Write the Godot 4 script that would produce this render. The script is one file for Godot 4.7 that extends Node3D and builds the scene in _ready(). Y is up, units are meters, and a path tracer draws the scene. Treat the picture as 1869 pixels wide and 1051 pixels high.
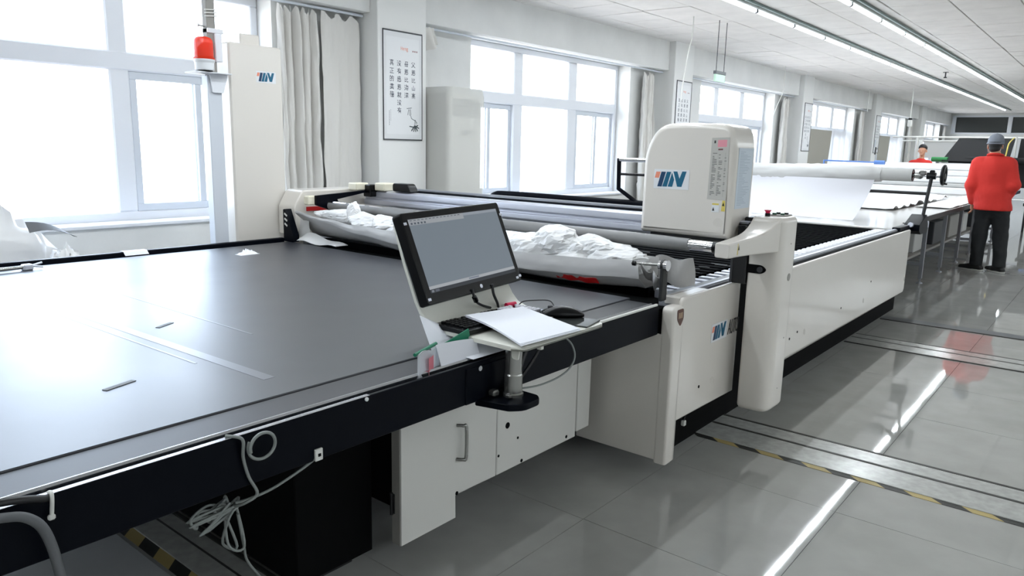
extends Node3D
# A garment cutting hall: long conveyor cutting machine, window wall on the left, spreading tables beyond.
# Metres, y up; -z runs down the hall along the machine, +x points to the aisle.

var M := {}
var names := {}
var rng := RandomNumberGenerator.new()

const XW := -5.85      # inner face of the window wall
const XB := -5.60      # face of the beam above the windows
const XC := -5.50      # face of the columns
const YC := 3.157      # underside of the ceiling tiles
const PER := 5.82      # spacing of the columns
const ZE := -33.8      # end wall

# ---------------------------------------------------------------- mesh builder
class MB:
	var v := PackedVector3Array()
	var n := PackedVector3Array()
	var t := PackedVector2Array()
	func tri(a: Vector3, b: Vector3, c: Vector3, na: Vector3, nb: Vector3, nc: Vector3, ta := Vector2.ZERO, tb := Vector2.ZERO, tc := Vector2.ZERO) -> void:
		if (c - a).cross(b - a).dot(na + nb + nc) < 0.0:
			v.append_array([a, c, b]); n.append_array([na, nc, nb]); t.append_array([ta, tc, tb])
		else:
			v.append_array([a, b, c]); n.append_array([na, nb, nc]); t.append_array([ta, tb, tc])
	func flat(a: Vector3, b: Vector3, c: Vector3, hint: Vector3) -> void:
		var m := (b - a).cross(c - a)
		if m.length_squared() < 1e-16:
			return
		m = m.normalized()
		if m.dot(hint) < 0.0:
			m = -m
		tri(a, b, c, m, m, m)
	func quad(a: Vector3, b: Vector3, c: Vector3, d: Vector3, hint: Vector3) -> void:
		flat(a, b, c, hint); flat(a, c, d, hint)
	func quad_uv(a: Vector3, b: Vector3, c: Vector3, d: Vector3, hint: Vector3) -> void:
		# a top left, b top right, c bottom right, d bottom left
		var m := hint.normalized()
		tri(a, b, c, m, m, m, Vector2(0, 0), Vector2(1, 0), Vector2(1, 1))
		tri(a, c, d, m, m, m, Vector2(0, 0), Vector2(1, 1), Vector2(0, 1))
	func box(c: Vector3, s: Vector3, bev := 0.0, xf := Transform3D()) -> void:
		var h := s * 0.5
		var b := minf(bev, minf(h.x, minf(h.y, h.z)) * 0.98)
		var P := func(sx: int, sy: int, sz: int, ax: int) -> Vector3:
			var p := Vector3(sx * (h.x - (0.0 if ax == 0 else b)), sy * (h.y - (0.0 if ax == 1 else b)), sz * (h.z - (0.0 if ax == 2 else b)))
			return xf * (c + p)
		var D := func(x: float, y: float, z: float) -> Vector3:
			return xf.basis * Vector3(x, y, z)
		for s1 in [-1, 1]:
			quad(P.call(s1, -1, -1, 0), P.call(s1, 1, -1, 0), P.call(s1, 1, 1, 0), P.call(s1, -1, 1, 0), D.call(s1, 0, 0))
			quad(P.call(-1, s1, -1, 1), P.call(1, s1, -1, 1), P.call(1, s1, 1, 1), P.call(-1, s1, 1, 1), D.call(0, s1, 0))
			quad(P.call(-1, -1, s1, 2), P.call(1, -1, s1, 2), P.call(1, 1, s1, 2), P.call(-1, 1, s1, 2), D.call(0, 0, s1))
		if b <= 0.0:
			return
		for s1 in [-1, 1]:
			for s2 in [-1, 1]:
				quad(P.call(s1, s2, -1, 0), P.call(s1, s2, 1, 0), P.call(s1, s2, 1, 1), P.call(s1, s2, -1, 1), D.call(s1, s2, 0))
				quad(P.call(s1, -1, s2, 0), P.call(s1, 1, s2, 0), P.call(s1, 1, s2, 2), P.call(s1, -1, s2, 2), D.call(s1, 0, s2))
				quad(P.call(-1, s1, s2, 1), P.call(1, s1, s2, 1), P.call(1, s1, s2, 2), P.call(-1, s1, s2, 2), D.call(0, s1, s2))
				for s3 in [-1, 1]:
					flat(P.call(s1, s2, s3, 0), P.call(s1, s2, s3, 1), P.call(s1, s2, s3, 2), D.call(s1, s2, s3))
	func span(lo: Vector3, hi: Vector3, bev := 0.0) -> void:
		box((lo + hi) * 0.5, (hi - lo).abs(), bev)
	# rings of equal size joined into one skin, smooth, caps flat
	func loft(rings: Array, closed := true, caps := true, loop := false) -> void:
		var R := rings.size()
		var K: int = rings[0].size()
		var segs := K if closed else K - 1
		var rows := R if loop else R - 1
		var nn := []
		var mid := Vector3.ZERO
		for r in R:
			var q := PackedVector3Array(); q.resize(K); nn.append(q)
		for r in rows:
			var r2 := (r + 1) % R
			for k in segs:
				var k2 := (k + 1) % K
				var a: Vector3 = rings[r][k]
				var f: Vector3 = (rings[r2][k2] - a).cross(rings[r2][k] - rings[r][k2])
				nn[r][k] += f; nn[r2][k] += f; nn[r][k2] += f; nn[r2][k2] += f
		# turn outward: away from the ring centre
		var sgn := 0.0
		for r in R:
			var c := Vector3.ZERO
			for p in rings[r]:
				c += p
			c /= K
			for k in K:
				sgn += nn[r][k].dot(rings[r][k] - c)
		var s := 1.0 if sgn >= 0.0 or not closed else -1.0
		for r in R:
			for k in K:
				nn[r][k] = (nn[r][k] * s).normalized()
		for r in rows:
			var r2 := (r + 1) % R
			for k in segs:
				var k2 := (k + 1) % K
				tri(rings[r][k], rings[r][k2], rings[r2][k2], nn[r][k], nn[r][k2], nn[r2][k2])
				tri(rings[r][k], rings[r2][k2], rings[r2][k], nn[r][k], nn[r2][k2], nn[r2][k])
		if closed and caps and not loop:
			for e in [0, R - 1]:
				var c := Vector3.ZERO
				for p in rings[e]:
					c += p
				c /= K
				var other := Vector3.ZERO
				for p in rings[1 if e == 0 else R - 2]:
					other += p
				other /= K
				for k in K:
					flat(c, rings[e][k], rings[e][(k + 1) % K], c - other)
	func tube(pts: Array, r, sides := 10, caps := true) -> void:
		var rings := []
		var up := Vector3.UP
		for i in pts.size():
			var d: Vector3
			if i == 0: d = pts[1] - pts[0]
			elif i == pts.size() - 1: d = pts[i] - pts[i - 1]
			else: d = (pts[i + 1] - pts[i]).normalized() + (pts[i] - pts[i - 1]).normalized()
			d = d.normalized()
			if i == 0 and absf(d.y) > 0.9: up = Vector3.RIGHT
			up = (up - d * up.dot(d))
			if up.length() < 1e-4: up = d.cross(Vector3.RIGHT)
			up = up.normalized()
			var sd := d.cross(up)
			var rr: float = r[i] if r is Array else r
			var ring := PackedVector3Array()
			for k in sides:
				var a := TAU * k / sides
				ring.append(pts[i] + (up * cos(a) + sd * sin(a)) * rr)
			rings.append(ring)
		loft(rings, true, caps)
	# flat polygon pushed along the frame's z, with rounded rims
	func prism(poly: PackedVector2Array, xf: Transform3D, depth: float, bev := 0.0, steps := 2) -> void:
		var K := poly.size()
		var area := 0.0
		for i in K:
			area += poly[i].cross(poly[(i + 1) % K])
		var sg := 1.0 if area > 0.0 else -1.0
		var vn := PackedVector2Array()
		for i in K:
			var e0 := poly[i] - poly[(i + K - 1) % K]
			var e1 := poly[(i + 1) % K] - poly[i]
			var m := Vector2(e0.y, -e0.x) + Vector2(e1.y, -e1.x)
			var l := m.normalized()
			var c := maxf(0.35, l.dot(Vector2(e1.y, -e1.x).normalized()))
			vn.append(l * sg / c)
		var P := func(i: int, inset: float, z: float) -> Vector3:
			var q := poly[i] - vn[i] * inset
			return xf * Vector3(q.x, q.y, z)
		var prof := []      # [inset, z, outward share, axial share]
		if bev > 0.0:
			for s in steps + 1:
				var a := PI * 0.5 * s / steps
				prof.append([bev * (1.0 - sin(a)), bev * (1.0 - cos(a)), sin(a), -cos(a)])
			for s in steps + 1:
				var a := PI * 0.5 * (1.0 - float(s) / steps)
				prof.append([bev * (1.0 - sin(a)), depth - bev * (1.0 - cos(a)), sin(a), cos(a)])
		else:
			prof = [[0.0, 0.0, 1.0, 0.0], [0.0, depth, 1.0, 0.0]]
		var hard := []
		for i in K:
			var e0 := (poly[i] - poly[(i + K - 1) % K]).normalized()
			var e1 := (poly[(i + 1) % K] - poly[i]).normalized()
			hard.append(e0.dot(e1) < 0.8)
		for i in K:
			var j := (i + 1) % K
			var e := (poly[j] - poly[i])
			if e.length() < 1e-6:
				continue
			var en := Vector2(e.y, -e.x).normalized() * sg
			var el := e.length()
			var e0 := poly[i] - poly[(i + K - 1) % K]
			var e2 := poly[(j + 1) % K] - poly[j]
			var ni := en if hard[i] else (en * el + Vector2(e0.y, -e0.x) * sg).normalized()
			var nj := en if hard[j] else (en * el + Vector2(e2.y, -e2.x) * sg).normalized()
			for s in prof.size() - 1:
				var p: Array = prof[s]
				var q: Array = prof[s + 1]
				var B := xf.basis
				var a := P.call(i, p[0], p[1]) as Vector3
				var b := P.call(j, p[0], p[1]) as Vector3
				var c := P.call(j, q[0], q[1]) as Vector3
				var d := P.call(i, q[0], q[1]) as Vector3
				var na := (B * Vector3(ni.x * p[2], ni.y * p[2], p[3])).normalized()
				var nb := (B * Vector3(nj.x * p[2], nj.y * p[2], p[3])).normalized()
				var nc := (B * Vector3(nj.x * q[2], nj.y * q[2], q[3])).normalized()
				var nd := (B * Vector3(ni.x * q[2], ni.y * q[2], q[3])).normalized()
				tri(a, b, c, na, nb, nc); tri(a, c, d, na, nc, nd)
		var idx := Geometry2D.triangulate_polygon(poly)
		for s in range(0, idx.size(), 3):
			for e in [0, 1]:
				var ins: float = prof[0][0] if e == 0 else prof[-1][0]
				var z: float = 0.0 if e == 0 else depth
				flat(P.call(idx[s], ins, z), P.call(idx[s + 1], ins, z), P.call(idx[s + 2], ins, z), xf.basis * Vector3(0, 0, -1 if e == 0 else 1))
	# profile of (radius, height) points turned about the frame's y axis
	func lathe(prof: Array, xf := Transform3D(), seg := 20) -> void:
		for s in prof.size() - 1:
			var p: Vector2 = prof[s]
			var q: Vector2 = prof[s + 1]
			var e := q - p
			var m := Vector2(e.y, -e.x).normalized()
			for k in seg:
				var a := TAU * k / seg
				var b := TAU * (k + 1) / seg
				var A := Vector3(cos(a), 0, sin(a))
				var B := Vector3(cos(b), 0, sin(b))
				var na := (xf.basis * (A * m.x + Vector3.UP * m.y)).normalized()
				var nb := (xf.basis * (B * m.x + Vector3.UP * m.y)).normalized()
				var p0 := xf * (A * p.x + Vector3.UP * p.y)
				var p1 := xf * (B * p.x + Vector3.UP * p.y)
				var q0 := xf * (A * q.x + Vector3.UP * q.y)
				var q1 := xf * (B * q.x + Vector3.UP * q.y)
				if p.x > 1e-6: tri(p0, p1, q1, na, nb, nb)
				if q.x > 1e-6: tri(p0, q1, q0, na, nb, na)
	# a sheet f(u, v) over 0..1, given a little thickness
	func sheet(f: Callable, nu: int, nv: int, thick := 0.0) -> void:
		var g := []
		for i in nu + 1:
			var row := PackedVector3Array()
			for j in nv + 1:
				row.append(f.call(float(i) / nu, float(j) / nv))
			g.append(row)
		var nn := []
		for i in nu + 1:
			var row := PackedVector3Array()
			for j in nv + 1:
				var du: Vector3 = g[mini(i + 1, nu)][j] - g[maxi(i - 1, 0)][j]
				var dv: Vector3 = g[i][mini(j + 1, nv)] - g[i][maxi(j - 1, 0)]
				row.append(du.cross(dv).normalized())
			nn.append(row)
		for side in ([0] if thick == 0.0 else [0, 1]):
			var o: float = -thick * side
			var sg: float = 1.0 - 2.0 * side
			for i in nu:
				for j in nv:
					var a: Vector3 = g[i][j] + nn[i][j] * o
					var b: Vector3 = g[i + 1][j] + nn[i + 1][j] * o
					var c: Vector3 = g[i + 1][j + 1] + nn[i + 1][j + 1] * o
					var d: Vector3 = g[i][j + 1] + nn[i][j + 1] * o
					var ta := Vector2(float(i) / nu, float(j) / nv)
					var tb := Vector2(float(i + 1) / nu, float(j) / nv)
					var tc := Vector2(float(i + 1) / nu, float(j + 1) / nv)
					var td := Vector2(float(i) / nu, float(j + 1) / nv)
					tri(a, b, c, nn[i][j] * sg, nn[i + 1][j] * sg, nn[i + 1][j + 1] * sg, ta, tb, tc)
					tri(a, c, d, nn[i][j] * sg, nn[i + 1][j + 1] * sg, nn[i][j + 1] * sg, ta, tc, td)
		if thick != 0.0:
			for i in nu:
				for j in [0, nv]:
					quad(g[i][j], g[i + 1][j], g[i + 1][j] - nn[i + 1][j] * thick, g[i][j] - nn[i][j] * thick, g[i][j] - g[i][nv - j])
			for j in nv:
				for i in [0, nu]:
					quad(g[i][j], g[i][j + 1], g[i][j + 1] - nn[i][j + 1] * thick, g[i][j] - nn[i][j] * thick, g[i][j] - g[nu - i][j])
	func mesh() -> ArrayMesh:
		var a := []
		a.resize(Mesh.ARRAY_MAX)
		a[Mesh.ARRAY_VERTEX] = v; a[Mesh.ARRAY_NORMAL] = n; a[Mesh.ARRAY_TEX_UV] = t
		var m := ArrayMesh.new()
		m.add_surface_from_arrays(Mesh.PRIMITIVE_TRIANGLES, a)
		return m

# ---------------------------------------------------------------- small shape helpers
func rrect(w: float, h: float, r: float, seg := 4) -> PackedVector2Array:
	var p := PackedVector2Array()
	for q in [[1, 1, 0.0], [-1, 1, 90.0], [-1, -1, 180.0], [1, -1, 270.0]]:
		for s in seg + 1:
			var a := deg_to_rad(q[2] + 90.0 * s / seg)
			p.append(Vector2(q[0] * (w * 0.5 - r) + cos(a) * r, q[1] * (h * 0.5 - r) + sin(a) * r))
	return p

func rounded(pts: Array, radii, seg := 4) -> PackedVector2Array:
	var out := PackedVector2Array()
	var K := pts.size()
	for i in K:
		var p: Vector2 = pts[i]
		var a: Vector2 = pts[(i + K - 1) % K]
		var b: Vector2 = pts[(i + 1) % K]
		var r: float = radii[i] if radii is Array else radii
		if r <= 0.0:
			out.append(p); continue
		r = minf(r, minf((a - p).length(), (b - p).length()) * 0.49)
		var p0 := p + (a - p).normalized() * r
		var p1 := p + (b - p).normalized() * r
		for s in seg + 1:
			var t := float(s) / seg
			out.append(p0 * (1 - t) * (1 - t) + p * 2 * t * (1 - t) + p1 * t * t)
	return out

func frame_xy(z: float) -> Transform3D:      # polygon x,y = world x,y ; extrudes to +z
	return Transform3D(Basis.IDENTITY, Vector3(0, 0, z))

func frame_zy(x: float) -> Transform3D:      # polygon x,y = world z,y ; extrudes to +x
	return Transform3D(Basis(Vector3(0, 0, 1), Vector3(0, 1, 0), Vector3(1, 0, 0)), Vector3(x, 0, 0))

func frame_xz(y: float) -> Transform3D:      # polygon x,y = world x,z ; extrudes to +y
	return Transform3D(Basis(Vector3(1, 0, 0), Vector3(0, 0, 1), Vector3(0, 1, 0)), Vector3(0, y, 0))

func smooth_path(pts: Array, sub := 6) -> Array:
	var out := []
	for i in pts.size() - 1:
		var p0: Vector3 = pts[maxi(i - 1, 0)]
		var p1: Vector3 = pts[i]
		var p2: Vector3 = pts[i + 1]
		var p3: Vector3 = pts[mini(i + 2, pts.size() - 1)]
		for s in sub:
			out.append(p1.cubic_interpolate(p2, p0, p3, float(s) / sub))
	out.append(pts[-1])
	return out

# ---------------------------------------------------------------- nodes
func numbered(called: String) -> String:
	if not names.has(called):
		names[called] = 0
		return called
	names[called] += 1
	return "%s_%03d" % [called, names[called]]

func tag(o: Node, label: String, category: String, group := "", kind := "") -> Node:
	if label: o.set_meta("label", label)
	if category: o.set_meta("category", category)
	if group: o.set_meta("group", group)
	if kind: o.set_meta("kind", kind)
	return o

func thing(called: String, label: String, category: String, at := Vector3.ZERO, turn := 0.0, group := "") -> Node3D:
	var o := Node3D.new()
	o.name = numbered(called)
	add_child(o)
	o.position = at
	o.rotation.y = turn
	tag(o, label, category, group)
	return o

func structure(called: String, label := "") -> Node3D:
	var o := Node3D.new()
	o.name = called
	add_child(o)
	tag(o, label, "", "", "structure")
	return o

func part(called: String, mb, mat: Material, parent: Node, label := "") -> MeshInstance3D:
	var o := MeshInstance3D.new()
	o.name = called
	o.mesh = mb.mesh() if mb is MB else mb
	o.material_override = mat
	# the mesh is given in the world's frame: bring it into its parent's
	parent.add_child(o, true)
	if parent is Node3D and parent != self and parent.has_meta("world_frame") == false:
		o.transform = _frame_of(parent).affine_inverse()
	if label: o.set_meta("label", label)
	return o

func _frame_of(p: Node3D) -> Transform3D:
	var t := p.transform
	var q := p.get_parent()
	while q is Node3D and q != self:
		t = q.transform * t
		q = q.get_parent()
	return t

func local_part(called: String, mb, mat: Material, parent: Node, at := Transform3D(), label := "") -> MeshInstance3D:
	var o := MeshInstance3D.new()
	o.name = called
	o.mesh = mb.mesh() if mb is MB else mb
	o.material_override = mat
	parent.add_child(o, true)
	o.transform = at
	if label: o.set_meta("label", label)
	return o

func solo(called: String, mb, mat: Material, label: String, category: String, group := "") -> MeshInstance3D:
	var o := MeshInstance3D.new()
	o.name = numbered(called)
	o.mesh = mb.mesh() if mb is MB else mb
	o.material_override = mat
	add_child(o)
	tag(o, label, category, group)
	return o

func copy_of(src: Node3D, called: String, at: Vector3, label: String) -> Node3D:
	var c := src.duplicate()
	c.name = numbered(called)
	add_child(c)
	c.position = at
	if label: c.set_meta("label", label)
	return c

# ---------------------------------------------------------------- materials
func mat(key: String, c: Color, rough := 0.6, metal := 0.0, spec := 0.5) -> StandardMaterial3D:
	var m := StandardMaterial3D.new()
	m.resource_name = key
	m.albedo_color = c
	m.roughness = rough
	m.metallic = metal
	m.metallic_specular = spec
	M[key] = m
	return m

func noise_tex(freq: float, lo: float, hi: float, size := 512, oct := 4, sd := 1, normal := false, bump := 4.0, kind := FastNoiseLite.TYPE_SIMPLEX_SMOOTH) -> NoiseTexture2D:
	var f := FastNoiseLite.new()
	f.seed = sd
	f.noise_type = kind
	f.frequency = freq
	f.fractal_octaves = oct
	var t := NoiseTexture2D.new()
	t.width = size; t.height = size; t.seamless = true
	t.noise = f
	if normal:
		t.as_normal_map = true
		t.bump_strength = bump
	else:
		var g := Gradient.new()
		g.set_color(0, Color(lo, lo, lo)); g.set_color(1, Color(hi, hi, hi))
		t.color_ramp = g
	return t

func triplanar(m: StandardMaterial3D, s: float, world := true) -> StandardMaterial3D:
	m.uv1_triplanar = true
	m.uv1_world_triplanar = world
	m.uv1_scale = Vector3(s, s, s)
	return m

func make_materials() -> void:
	var m: StandardMaterial3D
	m = mat("wall_paint", Color(0.89, 0.89, 0.88), 0.75)
	m.albedo_texture = noise_tex(0.006, 0.94, 1.0, 512, 5, 3); triplanar(m, 0.35)
	m = mat("column_paint", Color(0.885, 0.885, 0.875), 0.7)
	mat("ceiling_tile", Color(0.90, 0.885, 0.87), 0.9)
	M.ceiling_tile.albedo_texture = noise_tex(0.02, 0.95, 1.0, 256, 4, 9); triplanar(M.ceiling_tile, 0.5)
	mat("ceiling_grid", Color(0.26, 0.26, 0.26), 0.8)
	for i in 3:
		m = mat("floor_tile%d" % i, [Color(0.66, 0.66, 0.645), Color(0.667, 0.667, 0.653), Color(0.653, 0.653, 0.637)][i], 0.12, 0.0, 0.55)
		m.albedo_texture = noise_tex(0.01, 0.93, 1.0, 512, 5, 5)
		m.roughness_texture = noise_tex(0.008, 0.55, 1.0, 512, 4, 6)
		m.roughness = 0.045
		triplanar(m, 0.6)
	mat("floor_joint", Color(0.46, 0.46, 0.44), 0.6)
	mat("upvc", Color(0.87, 0.88, 0.90), 0.35)
	mat("upvc_inner", Color(0.80, 0.82, 0.85), 0.4)
	m = mat("glass", Color(0.95, 0.98, 1.0, 0.04), 0.0)
	m.transparency = BaseMaterial3D.TRANSPARENCY_ALPHA
	m = mat("machine_white", Color(0.845, 0.825, 0.795), 0.34)
	m.clearcoat_enabled = true; m.clearcoat = 0.5; m.clearcoat_roughness = 0.12
	m.roughness_texture = noise_tex(0.01, 0.8, 1.0, 256, 3, 8); triplanar(m, 0.7)
	m = mat("cabinet_white", Color(0.83, 0.825, 0.805), 0.45)
	m = mat("stand_white", Color(0.85, 0.85, 0.815), 0.35)
	mat("cabinet_edge", Color(0.56, 0.55, 0.53), 0.6)
	mat("rail_black", Color(0.025, 0.037, 0.068), 0.40, 0.0, 0.2)
	mat("black_paint", Color(0.07, 0.072, 0.078), 0.5)
	mat("black_matte", Color(0.03, 0.031, 0.034), 0.9, 0.0, 0.25)
	mat("black_plastic", Color(0.03, 0.033, 0.042), 0.26, 0.0, 0.38)
	mat("dark_grey", Color(0.20, 0.205, 0.22), 0.5)
	m = mat("belt", Color(0.105, 0.12, 0.165), 0.47, 0.0, 0.62)
	m.clearcoat_enabled = true; m.clearcoat = 0.6; m.clearcoat_roughness = 0.40
	m.roughness_texture = noise_tex(0.004, 0.82, 1.0, 512, 5, 12)
	m.albedo_texture = noise_tex(0.006, 0.86, 1.0, 512, 5, 13); triplanar(m, 0.4)
	mat("belt_border", Color(0.15, 0.155, 0.17), 0.45, 0.0, 0.62)
	m = mat("belt_seam", Color(0.25, 0.26, 0.30), 0.45, 0.0, 0.7)
	m.clearcoat_enabled = true; m.clearcoat = 0.75; m.clearcoat_roughness = 0.36
	mat("rim_metal", Color(0.85, 0.86, 0.88), 0.22, 1.0)
	m = mat("bristle", Color(0.045, 0.052, 0.065), 0.9, 0.0, 0.12)
	m.albedo_texture = noise_tex(0.08, 0.5, 1.0, 256, 3, 21); triplanar(m, 4.0)
	mat("aluminium", Color(0.80, 0.81, 0.85), 0.38, 0.6)
	mat("aluminium_matte", Color(0.55, 0.56, 0.58), 0.5, 0.4)
	mat("chrome", Color(0.86, 0.86, 0.87), 0.09, 1.0)
	mat("steel_pole", Color(0.62, 0.62, 0.61), 0.24, 0.9)
	mat("grey_film", Color(0.47, 0.47, 0.47), 0.42)
	m = mat("plastic_film", Color(0.90, 0.90, 0.90), 0.28)
	m.backlight_enabled = true; m.backlight = Color(0.45, 0.45, 0.45)
	m = mat("sling_cloth", Color(0.74, 0.735, 0.73), 0.5)
	m.backlight_enabled = true; m.backlight = Color(0.3, 0.3, 0.3)
	mat("red_paint", Color(0.80, 0.13, 0.13), 0.5)
	m = mat("curtain", Color(0.86, 0.85, 0.83), 0.9)
	m.backlight_enabled = true; m.backlight = Color(0.30, 0.30, 0.29)
	m = mat("sheer", Color(0.90, 0.91, 0.93), 0.85)
	m.backlight_enabled = true; m.backlight = Color(0.8, 0.8, 0.8)
	mat("blind_cloth", Color(0.64, 0.63, 0.59), 0.9)
	mat("paper", Color(0.90, 0.91, 0.94), 0.7)
	mat("paper_frame", Color(0.24, 0.25, 0.26), 0.5)
	mat("cream", Color(0.88, 0.86, 0.78), 0.45)
	mat("cable_grey", Color(0.50, 0.52, 0.51), 0.5)
	mat("cable_black", Color(0.09, 0.09, 0.10), 0.45)
	mat("tie_white", Color(0.85, 0.85, 0.83), 0.4)
	mat("logo_orange", Color(0.90, 0.56, 0.45), 0.4)
	mat("logo_navy", Color(0.05, 0.22, 0.36), 0.35)
	mat("logo_teal", Color(0.02, 0.36, 0.48), 0.35)
	mat("print_black", Color(0.08, 0.08, 0.08), 0.5)
	mat("sticker_white", Color(0.86, 0.87, 0.88), 0.4)
	mat("sticker_yellow", Color(0.85, 0.77, 0.38), 0.45)
	mat("badge_brown", Color(0.32, 0.17, 0.11), 0.4)
	mat("badge_cream", Color(0.80, 0.70, 0.58), 0.4)
	mat("button_magenta", Color(0.80, 0.06, 0.28), 0.35)
	mat("green_button", Color(0.10, 0.30, 0.20), 0.4)
	m = mat("beacon_red", Color(0.95, 0.25, 0.12, 0.90), 0.3)
	m.transparency = BaseMaterial3D.TRANSPARENCY_ALPHA
	m.backlight_enabled = true; m.backlight = Color(0.9, 0.3, 0.15)
	mat("beacon_core", Color(0.88, 0.30, 0.40), 0.4)
	mat("key_white", Color(0.80, 0.80, 0.83), 0.5)
	mat("green_zip", Color(0.05, 0.45, 0.33), 0.4)
	m = mat("clear_bag", Color(0.85, 0.86, 0.88, 0.55), 0.35)
	m.transparency = BaseMaterial3D.TRANSPARENCY_ALPHA
	mat("pink_paper", Color(0.80, 0.45, 0.50), 0.6)
	mat("table_laminate", Color(0.80, 0.79, 0.775), 0.13, 0.0, 0.6)
	m = mat("white_fabric", Color(0.87, 0.87, 0.87), 0.85)
	mat("grey_fabric", Color(0.70, 0.70, 0.69), 0.8)
	m = mat("roll_film", Color(0.74, 0.74, 0.735), 0.45)
	m = mat("hanging_film", Color(0.90, 0.90, 0.92, 0.86), 0.45)
	m.transparency = BaseMaterial3D.TRANSPARENCY_ALPHA
	m.backlight_enabled = true; m.backlight = Color(0.4, 0.4, 0.4)
	mat("black_fabric", Color(0.045, 0.05, 0.06), 0.85)
	mat("green_tube", Color(0.18, 0.50, 0.28), 0.5)
	mat("blue_plastic", Color(0.32, 0.47, 0.72), 0.5)
	mat("skin", Color(0.78, 0.58, 0.47), 0.55)
	m = mat("red_jacket", Color(0.76, 0.165, 0.13), 0.85)
	mat("dark_trousers", Color(0.075, 0.085, 0.095), 0.85)
	mat("cap_grey", Color(0.46, 0.48, 0.52), 0.8)
	mat("hair", Color(0.05, 0.045, 0.045), 0.6)
	mat("mask_white", Color(0.86, 0.87, 0.90), 0.8)
	mat("shoe_black", Color(0.05, 0.05, 0.055), 0.55)
	mat("shoe_sole", Color(0.70, 0.70, 0.68), 0.6)
	mat("dark_glass", Color(0.23, 0.24, 0.24), 0.08, 0.0, 0.5)
	mat("hazard_yellow", Color(0.68, 0.61, 0.40), 0.5)
	mat("hazard_black", Color(0.17, 0.17, 0.16), 0.5)
	m = mat("strip_metal", Color(0.73, 0.735, 0.72), 0.2, 0.1)
	m.albedo_texture = noise_tex(0.02, 0.88, 1.0, 512, 5, 31); triplanar(m, 1.5)
	mat("strip_dark", Color(0.20, 0.20, 0.19), 0.5)
	mat("floor_plate_grey", Color(0.70, 0.71, 0.72), 0.35)
	mat("rubber_grey", Color(0.36, 0.37, 0.38), 0.6)
	mat("exit_green", Color(0.72, 0.84, 0.76), 0.5)
	mat("lamp_housing", Color(0.80, 0.81, 0.80), 0.5)
	mat("conduit_green", Color(0.38, 0.45, 0.43), 0.5)
	m = mat("tube_glow", Color(0.95, 0.97, 1.0), 0.4)
	m.emission_enabled = true
	m.emission = Color(0.93, 0.97, 1.0)
	m.emission_energy_multiplier = 3.0

# ---------------------------------------------------------------- camera, sky, light
func set_stage() -> void:
	var cam := Camera3D.new()
	cam.name = "camera"
	add_child(cam)
	cam.transform = Transform3D(Basis(Vector3(0.773283, 0.022602, -0.633658), Vector3(-0.13614, 0.981975, -0.131111), Vector3(0.619273, 0.187652, 0.762422)).orthonormalized(), Vector3(0, 1.56, 0))
	cam.fov = 42.3146
	cam.near = 0.05
	cam.far = 200.0
	cam.current = true
	var env := Environment.new()
	env.background_mode = Environment.BG_SKY
	var sky := Sky.new()
	var sm := ProceduralSkyMaterial.new()
	sm.sky_top_color = Color(0.82, 0.90, 1.0)
	sm.sky_horizon_color = Color(0.90, 0.95, 1.0)
	sm.ground_horizon_color = Color(0.80, 0.83, 0.86)
	sm.ground_bottom_color = Color(0.70, 0.70, 0.70)
	sky.sky_material = sm
	env.sky = sky
	env.background_energy_multiplier = 8.0
	env.tonemap_mode = Environment.TONE_MAPPER_LINEAR
	env.tonemap_exposure = 1.5
	env.sdfgi_enabled = true
	env.ssao_enabled = true
	env.ssil_enabled = true
	var we := WorldEnvironment.new()
	we.name = "world_environment"
	we.environment = env
	add_child(we)

const TUBE_POWER := 0.68
const XR := 5.4        # inner face of the wall across the aisle

func ordinal(i: int) -> String:
	var ones := ["", "first", "second", "third", "fourth", "fifth", "sixth", "seventh", "eighth", "ninth", "tenth", "eleventh", "twelfth", "thirteenth", "fourteenth", "fifteenth", "sixteenth", "seventeenth", "eighteenth", "nineteenth"]
	if i < 20: return ones[maxi(i, 1)]
	var t: int = i / 10
	if i % 10 == 0: return ["twentieth", "thirtieth"][t - 2]
	return ["twenty-", "thirty-"][t - 2] + ones[i % 10]

# ---------------------------------------------------------------- room
func wins() -> Array:
	var a := []
	a.append([-0.45, -3.78, [[-0.45, -1.40], [-1.59, -2.57], [-2.72, -3.78]]])
	for i in 5:
		var o := -PER * i
		a.append([-6.45 + o, -9.78 + o, [[-6.45 + o, -7.41 + o], [-7.59 + o, -8.59 + o], [-8.79 + o, -9.78 + o]]])
	return a

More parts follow.
